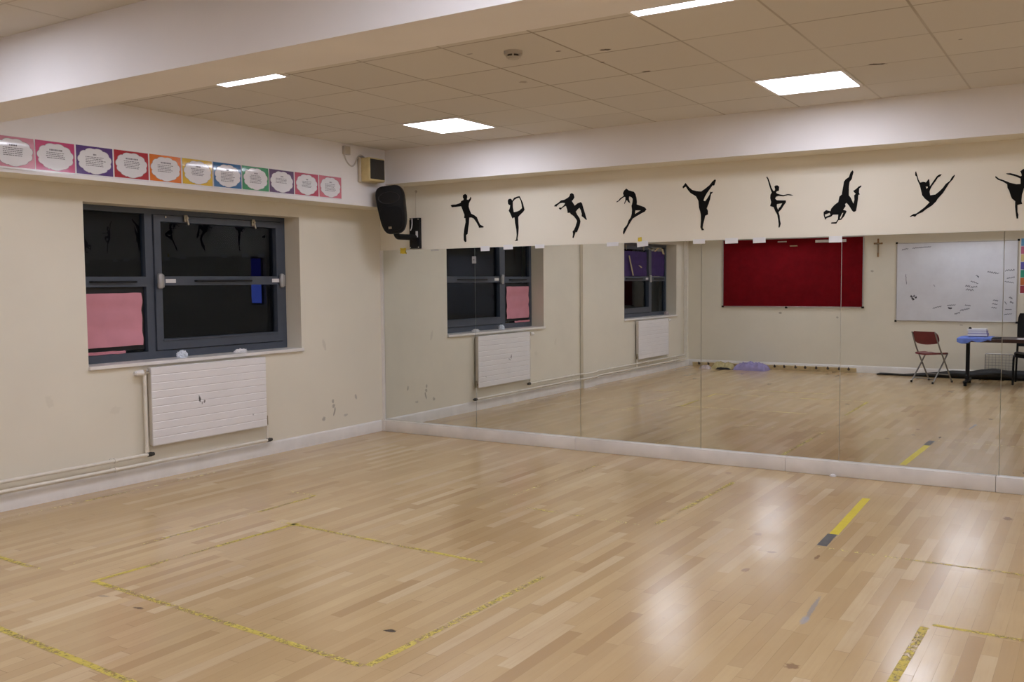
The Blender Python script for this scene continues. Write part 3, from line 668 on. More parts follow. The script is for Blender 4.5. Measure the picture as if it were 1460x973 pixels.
# ------------------------------------------------------------ radiators and pipes
def radiator(y0, y1, label, valve_lo, front):
    z0, z1, xb, xf = .2904, .9417, .024, .0768
    t = thing('radiator', label, 'radiator', (0, (y0 + y1) / 2, z0), 'white panel radiators below the windows')
    bm = new(); n = 10; prof = []
    for k in range(n):
        a, b = z0 + (z1 - z0) * k / n, z0 + (z1 - z0) * (k + 1) / n
        prof += [(xf - .0035, a), (xf - .0035, a + .003), (xf, a + .0075), (xf, b - .0045), (xf - .002, b - .001)]
    prof += [(xf - .004, z1), (xf - .012, z1), (xf - .012, z0)]
    ra = [bm.verts.new((x, y0, z)) for x, z in prof]; rb = [bm.verts.new((x, y1, z)) for x, z in prof]
    for i in range(len(prof)): j = (i + 1) % len(prof); bm.faces.new((ra[i], ra[j], rb[j], rb[i]))
    bm.faces.new(ra[::-1]); bm.faces.new(rb); obj('front_panel', bm, front, t, smooth=False)
    bm = new(); box(bm, (xb, y0 + .03, z0 + .01), (xb + .012, y1 - .03, z1 - .01))
    for k in range(38):
        yy = y0 + .04 + (y1 - y0 - .08) * k / 37; box(bm, (xb + .012, yy - .003, z0 + .03), (xf - .012, yy + .003, z1 - .03))
    obj('convector_fins', bm, M['rad_side'], t)
    for yy in (y0 + .002, y1 - .012): sbox('side_cover', (xb, yy, z0 + .005), (xf - .012, yy + .010, z1 - .004), M['rad_side'], t, .002)
    bm = new(); box(bm, (xb, y0 + .01, z1 - .006), (xf - .012, y1 - .01, z1 - .001), .001); obj('top_grille', bm, M['rad'], t)
    for yy in (y0 + .18, y1 - .18):
        bm = new(); box(bm, (0, yy - .015, z0 + .1), (xb + .006, yy + .015, z1 - .1), .002); obj('wall_bracket', bm, M['rad_side'], t)
    # top valve with white knob, riser; bottom lockshield and short tail
    yv = y0 - .045
    bm = new(); cyl(bm, (.05, y0 + .002, .905), (.05, yv - .02, .905), .012); cyl(bm, (.05, yv, .885), (.05, yv, .93), .017); cyl(bm, (.05, y0 - .012, .905), (.05, y0 - .03, .905), .018, n=6)
    v = obj('valve', bm, M['chrome'], t)
    bm = new(); cyl(bm, (.05, yv - .018, .905), (.05, yv - .085, .905), .024, .021, 24); cyl(bm, (.05, yv - .085, .905), (.05, yv - .095, .905), .019, .014, 24); obj('knob', bm, M['gloss_white'], v)
    bm = new(); tube(bm, [(.05, yv, .885), (.05, yv, .245)], .0145, 14); obj('riser_pipe', bm, M['pipe'], t)
    yb = y1 + .022
    bm = new(); cyl(bm, (.05, y1 - .004, .33), (.05, yb + .006, .33), .012); cyl(bm, (.05, yb, .30), (.05, yb, .385), .013, .011, 14); obj('lockshield', bm, M['brass'], t)
    bm = new(); tube(bm, [(.05, yb, .31), (.05, yb, .17)], .0125, 12); obj('tail_pipe', bm, M['pipe'], t)
    return t
radiator(-3.0105, -1.7644, 'white ribbed panel radiator below the near window, black chip on its front', 0, M['rad_front'])
radiator(-7.83, -6.56, 'white ribbed panel radiator below the far window, seen only in the mirror', 0, M['rad'])
def run(name, z, y1, label):
    t = thing(name, label, 'pipe', (.05, y1, z), 'heating pipes along the window wall')
    xw, xp = .05, .105
    pts = [(xw, y1, z), (xw, BF + .10, z), (xp, BF + .02, z), (xp, BN - .02, z), (xw, BN - .10, z), (xw, -8.66, z)]
    if z > .2: pts += [(xw, -8.66, 2.395)]
    else: pts[-1] = (xw, -8.74, z); pts += [(xw, -8.74, 2.395)]
    bm = new(); tube(bm, pts, .0145, 14, .04); obj('pipe_run', bm, M['pipe'], t)
    bm = new(); cyl(bm, (.05, y1 + .002, z), (.05, y1 + .03, z), .017, .014, 14); cyl(bm, (.05, y1 - .03, z), (.05, y1 + .004, z), .019, n=14); obj('end_cap', bm, M['cap'], t)
    for yy in (-3.35, -4.30, -5.6, -7.0, -8.2):
        bm = new(); cyl(bm, (.05, yy - .011, z), (.05, yy + .011, z), .0195, n=16); cyl(bm, (.0, yy, z), (.05, yy, z), .008, n=10); cyl(bm, (0, yy, z), (.006, yy, z), .02, n=14); obj('pipe_clip', bm, M['pipe'], t)
    return t
run('heating_pipe', .224, -3.02, 'upper cream heating pipe on the window wall, ending below the radiator valve')
run('heating_pipe', .152, -1.715, 'lower cream heating pipe on the window wall, passing under the radiator')

# ------------------------------------------------------------ things in the windows
def hang(name, y0, y1, z0, z1, x, mat, label, cat, seed, amp=.006, group=None, ragged=.012):
    bm = new(); n, m = 26, 22; g = {}
    for i in range(n):
        for j in range(m):
            u, v = i / (n - 1), j / (m - 1)
            ey = ragged * noise.noise(Vector((v * 4, seed, 0))) * (1 if u > .5 else -1) * abs(2 * u - 1)
            ez = ragged * .8 * noise.noise(Vector((u * 4, seed + 5, 1))) * abs(2 * v - 1)
            d = amp * (noise.noise(Vector((u * 2.2, v * 5, seed))) + 1) + amp * .8 * abs(math.sin(v * 8 + u * 1.2 + seed))
            g[i, j] = bm.verts.new((x + .002 + d, y0 + (y1 - y0) * u + ey, z0 + (z1 - z0) * v + ez))
    for i in range(n - 1):
        for j in range(m - 1): bm.faces.new((g[i, j], g[i + 1, j], g[i + 1, j + 1], g[i, j + 1]))
    geom = bmesh.ops.extrude_face_region(bm, geom=bm.faces[:])['geom']
    for v in geom:
        if isinstance(v, bmesh.types.BMVert): v.co.x -= .0012
    return tag(rebase(obj(name, bm, mat), (x, (y0 + y1) / 2, z0)), label, cat, group)
hang('pink_paper', -3.452, -2.872, 1.115, 1.556, -.222, M['pink_paper'], 'large sheet of pink paper covering the lower left window pane', 'paper', 3, .010)
hang('pink_paper', -3.45, -3.05, 1.058, 1.082, -.1985, M['pink_paper'], 'thin pink paper strip lying along the foot of the covered pane', 'paper', 8, .003)
hang('black_backing_sheet', -3.462, -2.836, 1.076, 1.605, -.234, M['black_matt'], 'black sheet taped behind the pink paper in the window', 'sheet', 11, .002)
hang('purple_cloth', -7.515, -6.26, 1.70, 2.13, -.225, M['purple_cloth'], 'wide purple cloth over the upper pane of the far window', 'cloth', 4, .008, 'purple cloths in the far window')
hang('purple_cloth', -8.31, -7.715, 1.70, 2.15, -.228, M['purple_cloth'], 'narrow purple cloth over the upper pane of the far window', 'cloth', 6, .008, 'purple cloths in the far window')
def ribbon(pts, w, label):
    bm = new(); P = [Vector(p) for p in pts]; A = []
    for p in P: A.append((bm.verts.new(p + Vector((0, -w, 0))), bm.verts.new(p + Vector((0, w, 0))), bm.verts.new(p + Vector((.003, w, 0))), bm.verts.new(p + Vector((.003, -w, 0)))))
    for a, b in zip(A, A[1:]):
        for k in range(4): bm.faces.new((a[k], a[(k + 1) % 4], b[(k + 1) % 4], b[k]))
    bm.faces.new(A[0]); bm.faces.new(A[-1][::-1])
    tag(rebase(obj('ribbon', bm, M['ribbon']), P[-1]), label, 'ribbon', 'straw ribbons in the far window')
ribbon([(-.185, -6.73, 2.05), (-.180, -6.78, 1.92), (-.178, -6.88, 1.71)], .022, 'long straw coloured ribbon hanging down the wide purple cloth')
ribbon([(-.176, -7.12, 1.885), (-.17, -7.17, 1.865), (-.176, -7.22, 1.845)], .03, 'small straw coloured bow low on the wide purple cloth')
ribbon([(-.18, -7.52, 2.19), (-.178, -7.62, 2.17), (-.18, -7.72, 2.185)], .035, 'straw coloured ribbon bunched at the top of the far window post')
ribbon([(-.18, -7.80, 2.14), (-.175, -7.95, 2.21), (-.17, -8.1, 2.20), (-.18, -8.2, 2.10)], .04, 'straw coloured ribbon looped over the narrow purple cloth')
def crumple(name, c, r, mat, label, cat, seed, flat=1.0):
    bm = new(); bmesh.ops.create_icosphere(bm, subdivisions=4, radius=1)
    for v in bm.verts:
        d = v.co.normalized(); k = .72 + .45 * abs(noise.noise(d * 2.3 + Vector((seed, 0, 0)))) + .25 * noise.noise(d * 6 + Vector((0, seed, 0)))
        v.co = Vector((d.x * r[0] * k, d.y * r[1] * k, max(d.z * r[2] * k, -r[2] * .45)))
    lo = min(v.co.z for v in bm.verts)
    for v in bm.verts: v.co += Vector(c) + Vector((0, 0, -lo))
    return tag(rebase(obj(name, bm, mat), c), label, cat)
crumple('crumpled_tissue', (-.095, -2.565, .9888), (.042, .062, .048), M['tissue'], 'crumpled bluish tissue on the sill near the window post', 'tissue', 3)
crumple('crumpled_tissue', (-.075, -1.93, .9888), (.035, .085, .026), M['paper'], 'flat crumpled white tissue on the sill at the right', 'tissue', 9)
crumple('crumpled_tissue', (-.12, -8.2, .9888), (.05, .05, .05), M['pale_cloth'], 'crumpled pink tissue on the sill of the far window', 'tissue', 5)
crumple('paper_crumb', (4.84, -.062, .0), (.028, .018, .016), M['paper'], 'crumb of white paper on the floor against the mirror rail', 'paper', 6)

# ------------------------------------------------------------ floor tape
def tape_mat(name, c0, c1, dirt):
    """adhesive tape worn through in speckles; the object's own 'wear' value says how far"""
    t = NT(name); P = t.pos()
    at = t.n('Attribute', attribute_type='OBJECT', attribute_name='wear').outputs['Fac']
    n1 = t.noise(P, 32, 4, .65); n2 = t.noise(P, 2.2, 2); n3 = t.noise(P, 110, 2)
    f = t.math('ADD', t.math('ADD', t.math('MULTIPLY', n1, .50), t.math('MULTIPLY', n2, .38)), t.math('MULTIPLY', n3, .12))
    keep = t.ramp(t.math('SUBTRACT', f, at), -.004, .010)
    edge = t.math('SUBTRACT', 1.0, t.ramp(t.math('SUBTRACT', f, at), .01, .09), clamp=True)
    spk = t.ramp(t.noise(P, 60, 3, .6), .47, .53)
    c = t.mix(t.ramp(t.noise(P, 14, 3), .3, .7), c0, c1)
    c = t.mix(t.math('MULTIPLY', t.math('MULTIPLY', edge, spk), dirt), c, (.10, .075, .04))
    b = t.bsdf(c, .5, spec=.3); b.inputs['Alpha'].default_value = 1
    t.l(keep, b.inputs['Alpha']); return t.m
M['tape_yellow'] = tape_mat('worn_yellow_floor_tape_adhesive', (.56, .44, .085), (.66, .53, .10), .9)
M['tape_yellow_new'] = tape_mat('bright_yellow_floor_tape', (.62, .50, .03), (.68, .55, .045), .3)
M['tape_grey'] = tape_mat('dark_grey_floor_tape', (.065, .062, .06), (.09, .088, .083), .3)
def tape(p0, p1, w, wear, mat, label):
    a, b = Vector((*p0, 0)), Vector((*p1, 0)); d = b - a; Ln = d.length; d.normalize(); s = Vector((-d.y, d.x, 0))
    bm = new(); n = max(4, int(Ln / .05)); A = []
    for i in range(n + 1):
        wob = [.002 * noise.noise(Vector((i * .5, k * 9, Ln))) for k in (0, 1)]
        p = a + d * (Ln * i / n) + Vector((0, 0, .0006))
        A.append((bm.verts.new(p + s * (w / 2 + wob[0])), bm.verts.new(p - s * (w / 2 + wob[1]))))
    for q, r in zip(A, A[1:]): bm.faces.new((q[0], q[1], r[1], r[0]))
    o = obj('floor_tape', bm, mat, smooth=False); o['wear'] = wear
    tag(rebase(o, (a + b) / 2), label, 'floor tape', 'yellow floor tape marks')
Y = M['tape_yellow']
TP = [((2.02, -4.875), (4.06, -4.985), .036, -.20, 'worn yellow tape line from the floor corner mark towards the front centre'),
      ((2.20, -5.54), (3.45, -5.60), .036, -.16, 'worn yellow tape line in the bottom left corner of the floor'),
      ((2.035, -4.86), (2.105, -3.385), .034, -.10, 'faded yellow tape line running away from the corner mark towards the window'),
      ((1.95, -3.43), (3.684, -3.495), .034, -.08, 'worn yellow tape line across the middle left of the floor'),
      ((1.636, -4.767), (1.628, -2.748), .030, .12, 'faint yellow tape line parallel to the window wall, left of the corner mark'),
      ((1.34, -2.72), (1.62, -2.735), .030, .12, 'faint short yellow tape dash below the radiator end'),
      ((.235, -4.70), (.225, -2.05), .034, .06, 'faded yellow tape line on the floor along the window wall'),
      ((1.05, -4.885), (1.557, -4.907), .034, .08, 'faded short yellow tape line at the left edge of the floor'),
      ((4.086, -4.97), (4.117, -3.551), .038, -.10, 'dirty yellow tape line at the front centre of the floor, slanting up right'),
      ((2.912, -2.213), (2.949, -.495), .030, .12, 'thin broken yellow tape line running to the second mirror'),
      ((2.983, -2.243), (4.126, -2.268), .032, .12, 'thin broken yellow tape line across the floor in front of the third mirror'),
      ((4.203, -2.202), (4.208, -.682), .038, .02, 'faded yellow tape line pointing to the fourth mirror'),
      ((5.264, -2.205), (6.40, -2.185), .030, .04, 'thin broken yellow tape line running right from the dark grey tape end'),
      ((6.022, -3.29), (6.006, -4.1), .040, -.10, 'thick speckled yellow tape line at the bottom right of the floor'),
      ((6.05, -3.237), (6.60, -3.238), .032, -.14, 'yellow tape line at the right edge near the bottom')]
for p, q, w, wear, lab in TP: tape(p, q, w, .50 + .21 * wear, Y, lab)
tape((5.240, -.735), (5.272, -1.86), .056, .1, M['tape_yellow_new'], 'solid bright yellow tape strip pointing to the mirror rail')
tape((5.264, -1.865), (5.272, -2.165), .060, .36, M['tape_grey'], 'dark grey tape patch at the near end of the bright yellow strip')

# ------------------------------------------------------------ back of the room (seen in the mirrors)
yb = -L
t = thing('noticeboard', 'large red felt noticeboard on the back wall', 'noticeboard', (1.93, yb, 1.13))
sbox('felt_panel', (.69, yb, 1.135), (3.168, yb + .020, 2.345), M['red_felt'], t)
bm = new()
for lo, hi in (((.675, 1.12), (3.183, 1.137)), ((.675, 2.343), (3.183, 2.36)), ((.675, 1.12), (.692, 2.36)), ((3.166, 1.12), (3.183, 2.36))): box(bm, (lo[0], yb, lo[1]), (hi[0], yb + .024, hi[1]), .003)
obj('frame', bm, M['alu'], t)
for x, z in ((.683, 1.128), (3.175, 1.128), (1.86, 1.118)): sbox('corner_cap', (x - .022, yb, z - .016), (x + .022, yb + .028, z + .016), M['black'], t, .004)
tag(rebase(sbox('paper_strip', (2.364, yb + .0205, 2.262), (2.889, yb + .0222, 2.308), M['paper']), (2.62, yb + .021, 2.262)), 'long white paper strip at the top of the red noticeboard', 'paper')
tag(rebase(sbox('paper_slip', (1.70, yb + .0205, 2.285), (1.86, yb + .022, 2.305), M['grey_plastic']), (1.78, yb + .021, 2.285)), 'small grey paper slip at the top middle of the red noticeboard', 'paper')
scrap('torn_paper', (1.99, yb + .026, 2.215), (.18, .02, .006), M['ribbon'], 'torn scrap of brown paper stapled to the red noticeboard', 'paper', 12)
bpy.context.scene.objects['torn_paper'].location.y = yb + .032
t = thing('wall_crucifix', 'small wooden crucifix on the back wall between noticeboard and whiteboard', 'crucifix', (3.41, yb, 1.99))
bm = new(); box(bm, (3.398, yb, 1.99), (3.424, yb + .02, 2.30), .003); box(bm, (3.34, yb, 2.205), (3.482, yb + .021, 2.232), .003); obj('cross', bm, M['wood'], t)
bm = new(); tube(bm, [(3.411, yb + .028, 2.06), (3.411, yb + .03, 2.13), (3.411, yb + .03, 2.19)], .010, 8); tube(bm, [(3.365, yb + .028, 2.226), (3.411, yb + .03, 2.19), (3.457, yb + .028, 2.226)], .006, 8)
bmesh.ops.create_uvsphere(bm, u_segments=10, v_segments=8, radius=.012, matrix=Matrix.Translation((3.411, yb + .032, 2.212))); obj('corpus', bm, M['brass'], t)
t = thing('whiteboard', 'large whiteboard with smudged marker writing on the back wall', 'whiteboard', (4.61, yb, .90))
WB = (3.71, 5.52, .905, 2.215)
sbox('writing_surface', (WB[0] + .012, yb, WB[2] + .012), (WB[1] - .012, yb + .014, WB[3] - .012), M['whiteboard'], t)
bm = new()
for lo, hi in (((WB[0], WB[2]), (WB[1], WB[2] + .014)), ((WB[0], WB[3] - .014), (WB[1], WB[3])), ((WB[0], WB[2]), (WB[0] + .014, WB[3])), ((WB[1] - .014, WB[2]), (WB[1], WB[3]))): box(bm, (lo[0], yb, lo[1]), (hi[0], yb + .018, hi[1]), .003)
obj('frame', bm, M['alu'], t)
for x in WB[:2]:
    for z in WB[2:]: sbox('corner_cap', (x - .016, yb, z - .016), (x + .016, yb + .022, z + .016), M['black'], t, .004)
def wb(u, v): return WB[0] + (u - 1277) / (1451 - 1277) * (WB[1] - WB[0]), WB[3] - (v - 345) / (459 - 345) * (WB[3] - WB[2])
def scribble(name, strokes, r, mat, label=None):
    bm = new(); rr = random.Random(hash(name) % 97 + len(strokes))
    for (u0, v0, u1, v1, n, amp) in strokes:
        pts = []
        for k in range(n):
            s = k / (n - 1); x, z = wb(u0 + (u1 - u0) * s, v0 + (v1 - v0) * s)
            pts.append((x + rr.uniform(-.4, .4) * amp, yb + .0145, z + (amp if k % 2 else -amp) * rr.uniform(.5, 1)))
        for p, q in zip(pts, pts[1:]):
            d = Vector(q) - Vector(p); nrm = Vector((-d.z, 0, d.x)).normalized() * r
            bm.faces.new([bm.verts.new(Vector(p) + nrm), bm.verts.new(Vector(q) + nrm), bm.verts.new(Vector(q) - nrm), bm.verts.new(Vector(p) - nrm)])
    o = obj(name, bm, mat, t, smooth=False)
    if label: o['label'] = label
scribble('marker_writing', [(1285, 355, 1294, 353.5, 8, .012), (1301, 353, 1328, 351.5, 20, .010), (1291, 390, 1293, 404, 9, .014), (1379, 408, 1386, 409, 6, .02), (1380, 413, 1390, 414, 7, .02), (1386, 401, 1397, 405, 8, .012), (1394, 393, 1398, 396, 6, .02),
    (1386, 410, 1396, 409, 7, .015), (1332, 440, 1345, 437, 10, .012), (1353, 436, 1365, 435, 10, .012), (1372, 443, 1386, 440, 12, .016), (1364, 448, 1372, 446, 8, .012), (1379, 435, 1387, 436, 7, .01),
    (1409, 388, 1425, 391, 12, .014), (1434, 387, 1447, 386, 9, .016), (1436, 398, 1447, 396, 9, .012), (1433, 402, 1446, 404, 9, .012), (1418, 428, 1425, 429, 6, .012), (1417, 433, 1424, 434, 6, .012), (1416, 438, 1423, 439, 6, .012),
    (1440, 424, 1444, 426, 5, .015), (1441, 430, 1446, 432, 6, .014), (1434, 430, 1436, 433, 5, .014), (1435, 441, 1444, 441, 8, .008), (1434, 448, 1444, 447, 8, .008), (1333, 405, 1335, 409, 4, .01)], .005, M['ink'])
scribble('marker_blot', [(1299, 422, 1301.5, 424, 3, .004), (1301, 425, 1304, 428, 3, .004), (1303.5, 421.5, 1305, 423, 3, .003), (1306, 425, 1308.5, 424, 3, .003), (1355, 439.5, 1360, 440, 5, .008)], .016, M['ink_dark'])
t = thing('colour_chart', 'chart with coloured blocks right of the whiteboard', 'chart', (5.78, yb, 1.36))
sbox('sheet', (5.545, yb, 1.36), (6.05, yb + .003, 2.24), M['paper'], t)
for k, c in enumerate([(.10, .30, .50), (.45, .12, .20), (.62, .52, .22), (.10, .09, .35), (.02, .28, .17), (.50, .14, .03), (.34, .04, .06)]):
    z1 = 2.235 - k * .124; nm = simple('chart_block_colour', c, .5)
    sbox('colour_block', (5.555, yb + .003, z1 - .118), (6.04, yb + .0045, z1), nm, t)

# coat rail lying along the back wall
pegx = [.27, .45, .65, .82, 1.05, 1.25, 1.47, 1.69, 1.86, 2.06, 2.23, 2.42, 2.62, 2.81, 2.97]
t = thing('coat_rail', 'long pale wooden coat rail with dark pegs on the floor by the back wall', 'coat rail', (1.6, -8.88, 0))
q = Matrix.Translation((1.615, -8.885, .0)) @ Matrix.Rotation(R(-1.2), 4, 'Z')
bm = new(); obox(bm, q @ Matrix.Translation((0, 0, .042)) @ Matrix.Rotation(R(-14), 4, 'X'), (2.96, .022, .080), .003); obj('board', bm, M['pale_wood'], t)
for x in pegx:
    bm = new(); c = q @ Vector((x - 1.615, .02, .055)); tube(bm, [c + Vector((0, -.01, 0)), c + Vector((.004, .035, .0)), c + Vector((.012, .055, .035))], .010, 8); cyl(bm, c + Vector((0, -.008, 0)), c + Vector((0, .002, 0)), .022, n=12); obj('peg', bm, M['peg'], t)
def heap(name, c, size, mat, label, seed, cat='cloth'):
    bm = new(); n, m = 40, 18; g = {}
    for i in range(n):
        for j in range(m):
            u, v = i / (n - 1) * 2 - 1, j / (m - 1) * 2 - 1
            e = max(0, 1 - abs(u) ** 4) * max(0, 1 - abs(v) ** 3)
            h = size[2] * e ** .6 * (.72 + .35 * noise.noise(Vector((u * 3, v * 2, seed))) + .15 * noise.noise(Vector((u * 9, v * 6, seed))))
            wob = .06 * noise.noise(Vector((u * 3, v * 3, seed + 4)))
            g[i, j] = bm.verts.new((c[0] + (u * (1 + wob)) * size[0] / 2, c[1] + (v * (1 + wob)) * size[1] / 2, max(h, .004)))
    for i in range(n - 1):
        for j in range(m - 1): bm.faces.new((g[i, j], g[i + 1, j], g[i + 1, j + 1], g[i, j + 1]))
    bd = [g[i, 0] for i in range(n)] + [g[n - 1, j] for j in range(1, m)] + [g[i, m - 1] for i in range(n - 2, -1, -1)] + [g[0, j] for j in range(m - 2, 0, -1)]
    lo = [bm.verts.new((v.co.x, v.co.y, 0)) for v in bd]
    for k in range(len(bd)): kk = (k + 1) % len(bd); bm.faces.new((bd[k], bd[kk], lo[kk], lo[k]))
    bm.faces.new(lo)
    return tag(rebase(obj(name, bm, mat), (c[0], c[1], 0)), label, cat)
heap('folded_cloth', (1.35, -8.60, 0), (.60, .34, .17), M['lavender'], 'lavender cloth heaped on the floor in front of the coat rail', 2)
heap('folded_cloth', (.80, -8.66, 0), (.40, .26, .15), M['straw'], 'pale yellow cloth beside the lavender one on the floor', 7)
heap('folded_cloth', (.54, -8.44, 0), (.20, .14, .085), M['pale_cloth'], 'small dusty pink cloth at the corner end of the coat rail', 11)
heap('dark_cloth', (.87, -8.46, 0), (.26, .07, .045), M['black_matt'], 'flat black cloth in front of the pale yellow cloth', 15)

# black bag bundle along the wall
bm = new(); n, m = 48, 16; rings = []
for i in range(n):
    s = i / (n - 1); x = 3.46 + s * 2.9; yy = -8.74 + .04 * math.sin(s * 5)
    r = (.022 + .075 * min(1, max(0, s - .15) / .4)) * (1 + .22 * noise.noise(Vector((s * 9, 0, 3))))
    if i in (0, n - 1): r *= .5
    ring = []
    for k in range(m):
        a = 2 * math.pi * k / m; rr = r * (1 + .15 * noise.noise(Vector((s * 14, math.cos(a), math.sin(a)))))
        ring.append(bm.verts.new((x, yy + rr * 1.3 * math.cos(a), max(r * .82 + rr * .82 * math.sin(a), .001))))
    rings.append(ring)
for A, B in zip(rings, rings[1:]):
    for k in range(m): bm.faces.new((A[k], A[(k + 1) % m], B[(k + 1) % m], B[k]))
bm.faces.new(rings[0]); bm.faces.new(rings[-1][::-1])
tag(rebase(obj('fabric_bundle', bm, M['black_matt']), (4.9, -8.74, 0)), 'long black fabric bundle on the floor below the whiteboard', 'bundle')

# red folding chair (origin between its feet)
c0 = Vector((4.43, -7.90, 0)); f = Vector((.45, -.89, 0)).normalized(); s = Vector((-f.y, f.x, 0))
def cp(a, b, z): return c0 + f * a + s * b + Vector((0, 0, z))
t = thing('folding_chair', 'dark red folding chair with grey steel legs, left of the desk', 'chair', c0)
for sd in (-1, 1):
    bm = new(); tube(bm, [cp(.235, sd * .20, .012), cp(.0, sd * .205, .40), cp(-.10, sd * .205, .56), cp(-.205, sd * .20, .79)], .0115, 10, .05); obj('front_leg', bm, M['steel'], t)
    bm = new(); tube(bm, [cp(-.22, sd * .185, .012), cp(.02, sd * .185, .30), cp(.13, sd * .185, .445)], .0115, 10, .05); obj('rear_leg', bm, M['steel'], t)
    for a, b in ((.235, .20), (-.22, .185)):
        bm = new(); cyl(bm, cp(a, sd * b, 0), cp(a, sd * b, .03), .0155, n=12); obj('foot_cap', bm, M['black'], t)
bm = new(); tube(bm, [cp(.17, -.2, .12), cp(.17, .2, .12)], .008); tube(bm, [cp(-.17, -.185, .07), cp(-.17, .185, .07)], .008); obj('crossbar', bm, M['steel'], t)
def plate(rows, name, mat, th):
    bm = new(); n = len(rows[0]); A = [[bm.verts.new(p) for p in r] for r in rows]; B = [[bm.verts.new(p + th) for p in r] for r in rows]; k = len(rows)
    for i in range(k - 1):
        for j in range(n - 1): bm.faces.new((A[i][j], A[i][j + 1], A[i + 1][j + 1], A[i + 1][j])); bm.faces.new((B[i][j], B[i + 1][j], B[i + 1][j + 1], B[i][j + 1]))
    for i in range(k - 1):
        for j in (0, n - 1): bm.faces.new((A[i][j], A[i + 1][j], B[i + 1][j], B[i][j]))
    for j in range(n - 1):
        for i in (0, k - 1): bm.faces.new((A[i][j], A[i][j + 1], B[i][j + 1], B[i][j]))
    return obj(name, bm, mat, t)
rows = []
for i in range(9):
    u = i / 8; a = -.19 + .40 * u; hw = .195 * (1 - .25 * abs(2 * u - 1) ** 4)
    rows.append([cp(a, hw * (j / 6 - 1) , .437 + .012 * abs(j / 6 - 1) ** 2 + (.012 if i > 6 else 0) * -1) for j in range(13)])
plate(rows, 'seat', M['chair_red'], Vector((0, 0, .022)))
rows = []
for i in range(8):
    u = i / 7; z = .615 + .185 * u; hw = .222 * (1 - .22 * abs(2 * u - 1) ** 3); back = -.125 - .075 * u
    rows.append([cp(back + .006 - .035 * (1 - (j / 6 - 1) ** 2), hw * (j / 6 - 1), z - (.02 * (1 - (j / 6 - 1) ** 2) if i == 0 else 0)) for j in range(13)])
plate(rows, 'backrest', M['chair_red'], f * .02)

# desk with things on it
t = thing('desk', 'dark wooden desk on black legs by the back wall', 'desk', (5.55, -7.82, 0))
bm = new(); box(bm, (4.88, -8.16, .668), (6.2, -7.47, .72), .004); obj('tabletop', bm, M['desk'], t)
for x in (4.955, 6.12):
    bm = new(); box(bm, (x - .025, -7.86, .05), (x + .025, -7.78, .655), .004); box(bm, (x - .03, -8.12, .64), (x + .03, -7.50, .668), .003); obj('leg', bm, M['black'], t)
    bm = new(); box(bm, (x - .03, -8.12, .045), (x + .03, -7.50, .08), .01, 2); ft = obj('foot', bm, M['black'], t)
    for yy in (-8.08, -7.54):
        bm = new(); cyl(bm, (x - .02, yy, .0245), (x + .02, yy, .0245), .0245, n=16); box(bm, (x - .012, yy - .012, .02), (x + .012, yy + .012, .05)); obj('castor', bm, M['black'], ft)
# blue cloth draped over the desk's corner
bm = new(); g = {}; n, m = 30, 22
for i in range(n):
    for j in range(m):
        u, v = i / (n - 1), j / (m - 1)
        x = 4.84 + .46 * u; yv = -7.98 + .62 * v
        z = .726 + .006 * (1 + noise.noise(Vector((u * 6, v * 6, 1))))
        over = max(0, yv + 7.462)
        y = min(yv, -7.455 + .008 * noise.noise(Vector((u * 8, v * 3, 2)))) if over > 0 else yv
        dr = over * (.55 + .45 * abs(math.sin(u * 7.0))) * max(.0, 1 - .6 * u)
        z -= dr
        ox = max(0, 4.872 - x); z -= ox * .2
        g[i, j] = bm.verts.new((x, y + .004 * (over > 0), z))
for i in range(n - 1):
    for j in range(m - 1): bm.faces.new((g[i, j], g[i + 1, j], g[i + 1, j + 1], g[i, j + 1]))
geom = bmesh.ops.extrude_face_region(bm, geom=bm.faces[:])['geom']
for v in geom:
    if isinstance(v, bmesh.types.BMVert): v.co += Vector((0, .002, .002))
tag(rebase(obj('blue_cloth', bm, M['blue_cloth']), (5.05, -7.7, .722)), 'bright blue cloth draped over the left corner of the desk', 'cloth')
zt = .745
def book(x0, x1, y0, y1, z0, z1, cover, label):
    t = thing('book', label, 'book', ((x0 + x1) / 2, (y0 + y1) / 2, z0), 'books stacked on the desk')
    bm = new(); box(bm, (x0, y0, z0), (x1, y1, z0 + .004)); box(bm, (x0, y0, z1 - .004), (x1, y1, z1)); box(bm, (x1 - .004, y0, z0), (x1, y1, z1)); obj('cover', bm, cover, t)
    bm = new(); box(bm, (x0 + .004, y0 + .004, z0 + .004), (x1 - .004, y1 - .004, z1 - .004)); obj('pages', bm, M['paper'], t)
book(4.955, 5.225, -7.93, -7.70, zt, zt + .042, M['violet_card'], 'violet covered book at the bottom of the pile on the desk')
book(4.96, 5.215, -7.92, -7.705, zt + .042, zt + .080, M['violet_card'], 'violet covered book in the middle of the pile on the desk')
book(4.95, 5.205, -7.925, -7.70, zt + .080, zt + .108, M['paper'], 'white covered book on top of the pile on the desk')
crumple('marker_lid', (4.985, -7.75, zt + .108), (.022, .02, .02), M['black'], 'small black object on the white book on the desk', 'lid', 4)
tag(rebase(sbox('paper_sheet', (5.62, -7.80, .7205), (5.92, -7.55, .7225), M['paper']), (5.77, -7.67, .7205)), 'white paper sheet lying on the right of the desk', 'paper')
heap('x', (0, 0, 0), (.1, .1, .01), M['black_matt'], 'x', 1)
bpy.data.objects.remove(bpy.data.objects['x'])
bm = new(); box(bm, (5.27, -7.82, .7205), (5.42, -7.60, .735), .006, 2); tag(rebase(obj('notebook', bm, M['black_matt']), (5.35, -7.7, .7205)), 'thin black notebook on the desk beside the blue cloth', 'notebook')

